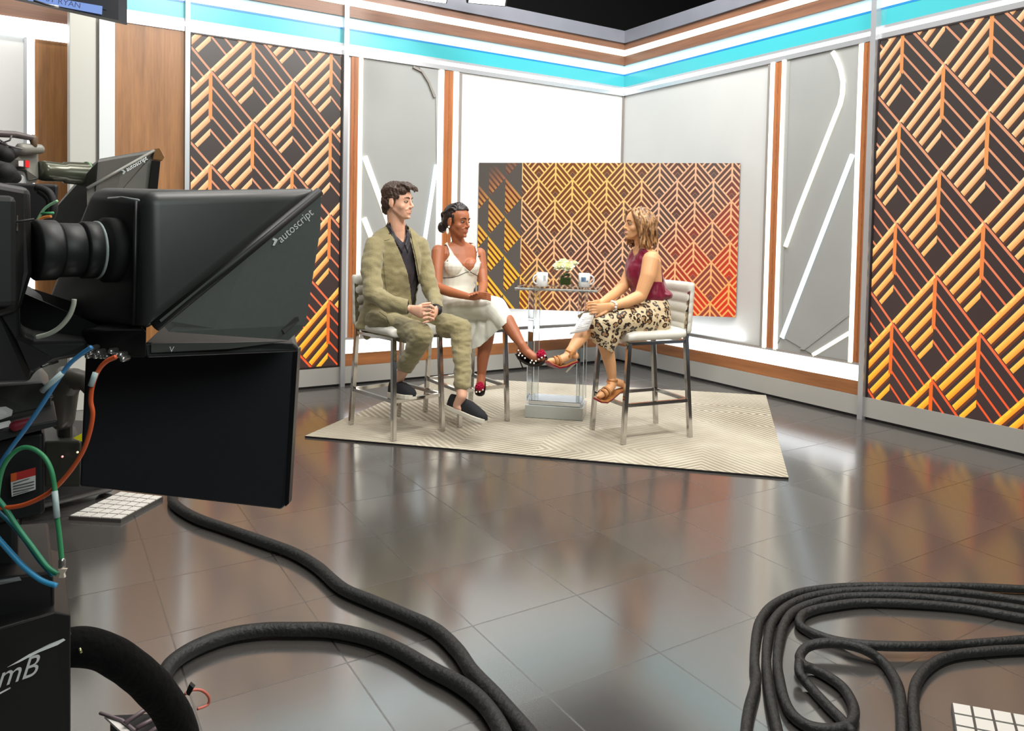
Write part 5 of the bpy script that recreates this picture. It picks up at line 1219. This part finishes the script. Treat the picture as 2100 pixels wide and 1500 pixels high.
for k, pts in enumerate((((-5, 284), (8, 292), (20, 288), (24, 278)), ((0, 293), (20, 300), (45, 306)), ((-4, 296), (4, 290), (14, 296)))): M().tube([P(x, y, 2.5) for x, y in pts], .003, 6).build('cord', mat('grey_cord', (110, 106, 106), .5), cm2)
slabpx([(-40, 372, 2.5), (120, 378, 2.6), (118, 420, 2.6), (60, 520, 2.6), (-40, 520, 2.5)], HB*.2, 'cradle', G3, cm2, .01)
pd2 = empty('camera_pedestal', onZ(120, 1050), 'dark camera pedestal with yellow sticker partly hidden behind the hanging monitor', 'camera pedestal', 'camera pedestals')
DG = mat('pedestal_dark', (44, 45, 40), .45, noise_amt=(20, .15)); DK = mat('pedestal_black', (24, 24, 26), .5)
def col(px0, px1, py0, py1, d, dep, name, mt, bevel=.01): return slabpx([(px0, py0, d), (px1, py0, d), (px1, py1, d), (px0, py1, d)], HB*dep, name, mt, pd2, bevel)
base = [onZ(-60, 1096), onZ(44, 1074), onZ(232, 1024), onZ(262, 1000), onZ(60, 985), onZ(-60, 1010)]
M().prism([p+Z*.06 for p in base], Z*.28).build('base', DK, pd2, bevel=.02)
bt = M(); bt.tube([onZ(-60, 1086)+Z*.05, onZ(44, 1066)+Z*.05, onZ(140, 1042)+Z*.05, onZ(226, 1020)+Z*.05], .022, 10); bt.build('bumper', mat('grey_bumper', (116, 114, 112), .4), pd2)
wh = M(); wh.box((0, 0, 0), (.01, .01, .01)) if False else None
for px, py in ((40, 1062), (215, 1012), (10, 1020)):
    w = M(); q = onZ(px, py); w.cap(q+Z*.04-HR*.01, q+Z*.04+HR*.01, .038, .038, 14); w.build('wheel', RUB, pd2)
col(92, 166, 905, 1000, 3.35, .3, 'lower_column', DG)
col(118, 150, 760, 930, 3.4, .16, 'column', mat('column_dark', (52, 50, 44), .4), .03)
ar = M(); ar.chain([P(128, 860, 3.38), P(134, 800, 3.38), P(150, 778, 3.36), P(176, 782, 3.34), P(186, 800, 3.34)], [.05, .055, .05, .04, .03], 14); ar.build('arm', MC['column_dark'], pd2)
slabpx([(150, 899, 3.33), (168, 889, 3.33), (168, 906, 3.33)], -HB*.002, 'yellow_sticker', mat('sticker_yellow', (226, 222, 30), .5), pd2)
for px, py, mt in ((128, 937, glow('lamp_red', (255, 150, 140), .9)), (159, 928, glow('lamp_amber', (255, 220, 160), .9))): M().sph(P(px, py, 3.33), .005, 8, 6).build('indicator', mt, pd2)
# ------------------------------------------------------------------ overhead monitor and studio lamps
om = empty('ceiling_monitor', P(120, 10, 3.6), 'hanging monitor at the top left corner showing a blue caption bar', 'monitor')
q = [P(-250, -160, 3.2), P(243, -120, 3.6), P(243, 42, 3.6), P(-250, -68, 3.2)]
M().hexa(q, [x+HF*.08 for x in q]).build('casing', mat('monitor_frame', (20, 22, 30), .4), om)
def onm(u, v): return q[0].lerp(q[1], u).lerp(q[3].lerp(q[2], u), v)-HF*.004
sc_ = [onm(.02, .05), onm(.945, .05), onm(.945, .90), onm(.02, .90)]
M().hexa(sc_, [x+HF*.002 for x in sc_]).build('screen', mat('screen_dark', (30, 34, 40), .3, emit=(36, 40, 46), es=.6), om)
br_ = [P(60, -12, 3.43), P(212, 14, 3.568), P(211, 31, 3.568), P(60, 2, 3.43)]
br_ = [x-HF*.012 for x in br_]; M().hexa(br_, [x+HF*.004 for x in br_]).build('caption_bar', mat('caption_blue', (20, 24, 40), .3, emit=(132, 164, 232), es=.9), om)
fit_text('caption_text', 'ST RYAN', (94, 2), (164, 17), 3.42, 3.48, UP, mat('caption_navy', (40, 48, 92), .5, emit=(40, 48, 92), es=.6), om)
ft = M(); ft.tube([P(70, 2, 3.38), P(95, 10, 3.38), P(120, 14, 3.38)], .006, 8); ft.build('bracket', SIL, om)
def lamp(px, py, d, w, h, label, face=True, tgt=(3, 4.5, 1)):
    c = P(px, py, d); e = empty('studio_lamp', c, label, 'lamp', 'studio lamps hanging above the set'); dr = (V3(tgt)-c).normalized(); u = dr.cross(Z).normalized(); v = u.cross(dr)
    M().obox(c, u*w, v*h, dr*.05).build('housing', G3, e, bevel=.01)
    M().obox(c+dr*.052, u*w*.9, v*h*.9, dr*.003).build('diffuser', glow('lamp_white', (255, 250, 240), 3.), e)
    y = M(); y.tube([c+u*w*1.05, c+u*w*1.05+Z*.2, c+Z*.3, c-u*w*1.05+Z*.2, c-u*w*1.05], .01, 8); y.tube([c+Z*.3, V3((c.x, c.y, 6.2))], .012, 8); y.build('yoke', G3, e)
lamp(1000, -21, 6.6, .18, .12, 'lit studio lamp with bright face peeking in at the top edge', tgt=(2, 2, 0))
lamp(890, -24, 6.2, .12, .10, 'studio lamp just cut by the top edge above the header', tgt=(2, 2, 0))
def lamp_at(c, label, tgt, w, h):
    x = topx(c); lamp(x[0], x[1], x[2], w, h, label, tgt=tgt)
# two gridded panels lying on the floor
def gpanel(pts, label, nx, ny, z=.02):
    Q_ = [onZ(x, y, z) for x, y in pts]; e = empty('gridded_panel', sum(Q_, V3())/4-Z*z, label, 'panel', 'gridded panels lying on the floor')
    M().hexa([p-Z*z for p in Q_], [p-Z*.004 for p in Q_]).build('tray', mat('panel_grey', (70, 66, 62), .5), e)
    pn = M()
    for i in range(nx):
        for j in range(ny):
            g = .07; f = lambda u, v: Q_[0].lerp(Q_[1], u).lerp(Q_[3].lerp(Q_[2], u), v)
            u0, u1, v0, v1 = (i+g)/nx, (i+1-g)/nx, (j+g)/ny, (j+1-g)/ny
            q4 = [f(u0, v0), f(u1, v0), f(u1, v1), f(u0, v1)]; pn.hexa([p-Z*.004 for p in q4], q4)
    o = pn.build('white_cells', mat('panel_white', (206, 203, 196), .5), e); o['kind'] = 'stuff'
gpanel([(141, 1058), (248, 1064), (334, 1018), (248, 1008)], 'white gridded panel flat on the floor beside the monitor at the left', 5, 6)
gpanel([(1962, 1512), (1951, 1440), (2160, 1476), (2190, 1560)], 'white gridded panel flat on the floor in the bottom right corner', 3, 5)
# ------------------------------------------------------------------ cables
CB = mat('black_cable', (21, 22, 21), .6, bump=(70, .5), noise_amt=(30, .35))
def spl(pts, n=6):
    out = []
    for i in range(len(pts)-1):
        p0, p1, p2, p3 = pts[max(0, i-1)], pts[i], pts[i+1], pts[min(len(pts)-1, i+2)]
        for k in range(n):
            t = k/n; out.append(.5*((2*p1)+(p2-p0)*t+(2*p0-5*p1+4*p2-p3)*t*t+(3*p1-p0-3*p2+p3)*t**3))
    out.append(pts[-1]); return out
def fcable(px, r, label, cat='cable', group=None, lift=None, mt=None, n=8):
    pts = [onZ(a[0], a[1], r+.002+(a[2] if len(a) > 2 else 0)) for a in px]
    P_ = spl(pts, n); rr = [r*(1+.05*noise.noise(p*9)) for p in P_]
    return tag(M().tube(P_, rr, 14).build('cable', mt or CB), label, cat, group)
g1 = 'black cables running over the floor at the left'
fcable([(356, 1003), (356, 1032), (400, 1062), (470, 1087), (540, 1112), (600, 1134), (650, 1163), (700, 1206), (757, 1232), (825, 1260), (893, 1293), (938, 1335), (968, 1378), (1012, 1424), (1052, 1468), (1095, 1520), (1130, 1570)], .023, 'black floor cable running from under the monitor to the bottom centre', group=g1)
fcable([(330, 1400), (352, 1362), (400, 1330), (470, 1304), (540, 1293), (600, 1292), (679, 1294), (757, 1310), (820, 1336), (883, 1373), (935, 1400), (975, 1428), (1005, 1460), (1032, 1505), (1060, 1570)], .024, 'black floor cable arching over from the thick sleeve to the bottom centre', group=g1)
def cr(pts): return [(1500+a[0]/3.5, 1100+a[1]/3.5)+tuple(a[2:]) for a in pts]
g2 = 'loops of the black cable coil at bottom right'
fcable(cr([(2600, 400), (2100, 382), (1700, 365), (1200, 362), (850, 365), (520, 400), (320, 480), (215, 590), (178, 720), (165, 900), (178, 1010), (165, 1100), (128, 1240), (105, 1400), (95, 1600)]), .0155, 'outermost loop of the black cable coil at bottom right', group=g2)
fcable(cr([(2600, 560), (2100, 470), (1700, 415), (1250, 395), (900, 395), (620, 425), (420, 495), (300, 610), (262, 740), (250, 880), (262, 1040), (285, 1200), (330, 1400), (370, 1600)]), .0155, 'second loop from outside in the coil at bottom right', group=g2)
fcable(cr([(2600, 640), (2100, 530), (1700, 475), (1300, 440), (900, 435), (660, 465), (470, 530), (385, 620), (345, 750), (330, 900), (345, 1030), (375, 1160), (435, 1280), (550, 1365), (700, 1392), (825, 1370), (878, 1300), (868, 1200), (800, 1090), (700, 1015), (600, 962), (518, 925, .01), (490, 868, .015), (540, 800, .02), (650, 770, .025), (800, 775, .025), (950, 815, .02), (1080, 900), (1170, 1020), (1212, 1150), (1225, 1400), (1230, 1600)]), .0155, 'looped inner cable turning back on itself in the bottom right coil', group=g2)
fcable(cr([(2600, 660), (2100, 590), (1600, 510), (1000, 478), (700, 508, .0), (540, 550), (490, 600), (500, 650), (600, 705), (760, 755, .0), (1000, 785, .015), (1400, 792, .015), (1700, 778), (2100, 745), (2600, 700)]), .0155, 'long flat oval loop across the middle of the bottom right coil', group=g2)
fcable(cr([(2600, 800), (2100, 815), (1850, 828), (1580, 860), (1430, 930), (1330, 1050), (1305, 1200), (1320, 1400), (1330, 1600)]), .0155, 'cable curving down at the right inside the bottom right coil', group=g2)
fcable(cr([(487, 905, .03), (492, 990, .02), (570, 1090), (690, 1220), (800, 1330), (870, 1420)]), .0145, 'short diagonal cable lying inside the small loop of the coil', group=g2)
# padded sleeve leaving the front pedestal
sl = empty('cable_sleeve', P(270, 1420, 1.5), 'thick padded black cable sleeve arching down from the foreground pedestal', 'cable sleeve')
sp = spl([P(120, 1332, 1.36), P(165, 1327, 1.38), P(215, 1338, 1.41), (P(265, 1368, 1.45)), P(315, 1412, 1.50), P(352, 1462, 1.55), P(375, 1520, 1.60), P(385, 1600, 1.65)], 8)
M().tube(sp, [.034*(1+.06*noise.noise(p*22)) for p in sp], 20).build('sleeve', mat('padded_black', (5, 5, 5), .9, spec=.2, bump=(60, .5)), sl)
M().tube([P(163, 1330, 1.337), P(167, 1340, 1.336)], .0022, 6).build('zip_pull', mat('brass', (226, 220, 160), .25, metal=.8), sl)
M().tube([P(137, 1292, 1.25), P(141, 1304, 1.25)], .004, 8).build('rivet', mat('dull_purple', (92, 84, 88), .4), sl)
# cable tray at the bottom with metal clips
ct = empty('cable_clamp', P(300, 1470, 1.9), 'metal clamp frame with cables under the thick sleeve at the bottom edge', 'clamp')
M().prism([onZ(226, 1468, .12), onZ(345, 1463, .12), onZ(400, 1530, .12), onZ(330, 1560, .12)], -Z*.05).build('opening', RUB, ct)
M().tube([onZ(205, 1463, .14), onZ(250, 1478, .14), onZ(290, 1510, .14), onZ(330, 1550, .14)], .004, 8).build('rail', mat('rail_grey', (120, 108, 112), .4), ct)
M().prism([onZ(214, 1474, .13), onZ(232, 1474, .13), onZ(285, 1515, .13), onZ(255, 1512, .13)], Z*.006).build('bright_edge', mat('bright_metal', (220, 216, 212), .3), ct)
for pts in (((256, 1484), (300, 1455), (322, 1446)), ((280, 1494), (310, 1478), (335, 1462)), ((305, 1505), (330, 1488), (350, 1478))): M().tube([onZ(x, y, .15) for x, y in pts], .0055, 8).build('rod', mat('rod_grey', (104, 88, 92), .35), ct)
for px, py in ((324, 1447), (318, 1457), (331, 1464)): M().sph(onZ(px, py, .155), .008, 10, 8).build('bolt', SIL, ct)
M().tube(spl([P(380, 1424, 1.6), P(395, 1416, 1.62), P(414, 1417, 1.63), P(428, 1430, 1.64), P(426, 1446, 1.64), P(405, 1455, 1.62)]), .0030, 8).build('red_loop', mat('coral_cord', (196, 104, 88), .5), ct)
M().prism([P(380, 1424, 1.6), P(388, 1404, 1.6), P(397, 1412, 1.6), P(388, 1428, 1.6)], HF*.01).build('tag', RUB, ct)
# coloured signal cables on the rig
def ccable(px, d, r, col, label, sl=None, n=6, name='signal_cable'):
    ds = d if isinstance(d, (list, tuple)) else [d]*len(px)
    e = empty(name, P(*px[len(px)//2], ds[len(px)//2]), label, 'cable', 'coloured cables on the camera rig')
    M().tube(spl([P(x, y, dd) for (x, y), dd in zip(px, ds)], n), r, 10).build('wire', mat('cable_%s' % col[0], col[1], .4), e)
    if sl:
        for a, b, d0 in sl: M().tube([P(*a, d0), P((a[0]+b[0])/2, (a[1]+b[1])/2, d0), P(*b, d0)], r*1.25, 10).build('label_sleeve', mat('sleeve_pale', (186, 204, 204), .4), e)
    return e
ccable([(188, 712), (165, 728), (140, 750), (112, 790), (85, 832), (52, 880), (22, 920), (2, 950), (-20, 990)], 1.05, .0032, ('blue', (66, 132, 184)), 'blue cable running from the prompter connectors down to the left edge', [((127, 766), (86, 803), 1.046)])
ccable([(238, 732), (218, 742), (202, 760), (190, 790), (186, 822), (190, 850), (183, 890), (168, 930), (140, 972), (105, 1008), (65, 1030), (30, 1040), (-20, 1043)], 1.04, .0032, ('orange', (206, 88, 44)), 'orange cable curving down in front of the monitor to the left edge', [((196, 765), (186, 792), 1.034)])
ccable([(-8, 1040), (0, 980), (14, 945), (38, 922), (62, 919), (88, 935), (104, 962), (112, 1000), (116, 1050), (122, 1100), (127, 1152)], 1.03, .0032, ('green', (62, 148, 98)), 'green cable looping up and over beside the warning label', [((112, 1008), (117, 1062), 1.025)])
ccable([(-8, 1020), (10, 1042), (36, 1082), (66, 1122), (96, 1162), (118, 1178)], 1.04, .0034, ('sea_green', (48, 140, 104)), 'sea green cable running diagonally to the silver plug')
ccable([(-8, 1046), (20, 1072), (50, 1108), (80, 1150), (108, 1182)], 1.05, .0026, ('teal', (42, 124, 150)), 'thin teal cable behind the sea green one')
ccable([(-10, 1098), (20, 1132), (50, 1164), (84, 1190), (116, 1202)], 1.035, .0036, ('sky', (56, 150, 200)), 'lowest sky blue cable running to the silver plug')
pg2 = empty('cable_plug', P(126, 1170, 1.03), 'silver plug hanging at the end of the green cable', 'plug')
M().chain([P(127, 1150, 1.03), P(127, 1164, 1.03)], [.0045, .0045], 12).build('barrel', SIL, pg2)
M().prism(poly([(118, 1168, 1.025), (136, 1168, 1.025), (130, 1178, 1.025), (132, 1186, 1.025), (120, 1186, 1.025), (123, 1177, 1.025)]), HF*.004).build('latch', mat('latch_pale', (222, 206, 190), .3), pg2)
ccable([(152, 614), (150, 628), (141, 650), (122, 672), (100, 685), (75, 692)], 1.02, .0032, ('white', (176, 178, 164)), 'pale cable bowing below the camera lens')
for nm, px, r, c in (('lime_cord', [(60, 452), (66, 470), (90, 430), (118, 412)], .004, ('lime', (140, 190, 150))), ('amber_cord', [(80, 452), (90, 446), (105, 444)], .005, ('amber', (226, 140, 70))), ('green_cord', [(84, 438), (110, 437)], .004, ('green', (62, 148, 98)))):
    M().tube(spl([P(x, y, 2.3) for x, y in px]) if len(px) > 2 else [P(x, y, 2.3) for x, y in px], r, 8).build(nm, mat('cable_%s' % c[0], c[1], .4), cm2)
for k, pts in enumerate((((75, 385), (100, 395), (110, 425), (98, 455), (70, 470)), ((82, 392), (102, 410), (100, 440), (80, 462)))): M().tube(spl([P(x, y, 2.35) for x, y in pts]), .012, 10).build('cable_loop', RUB, cm2)
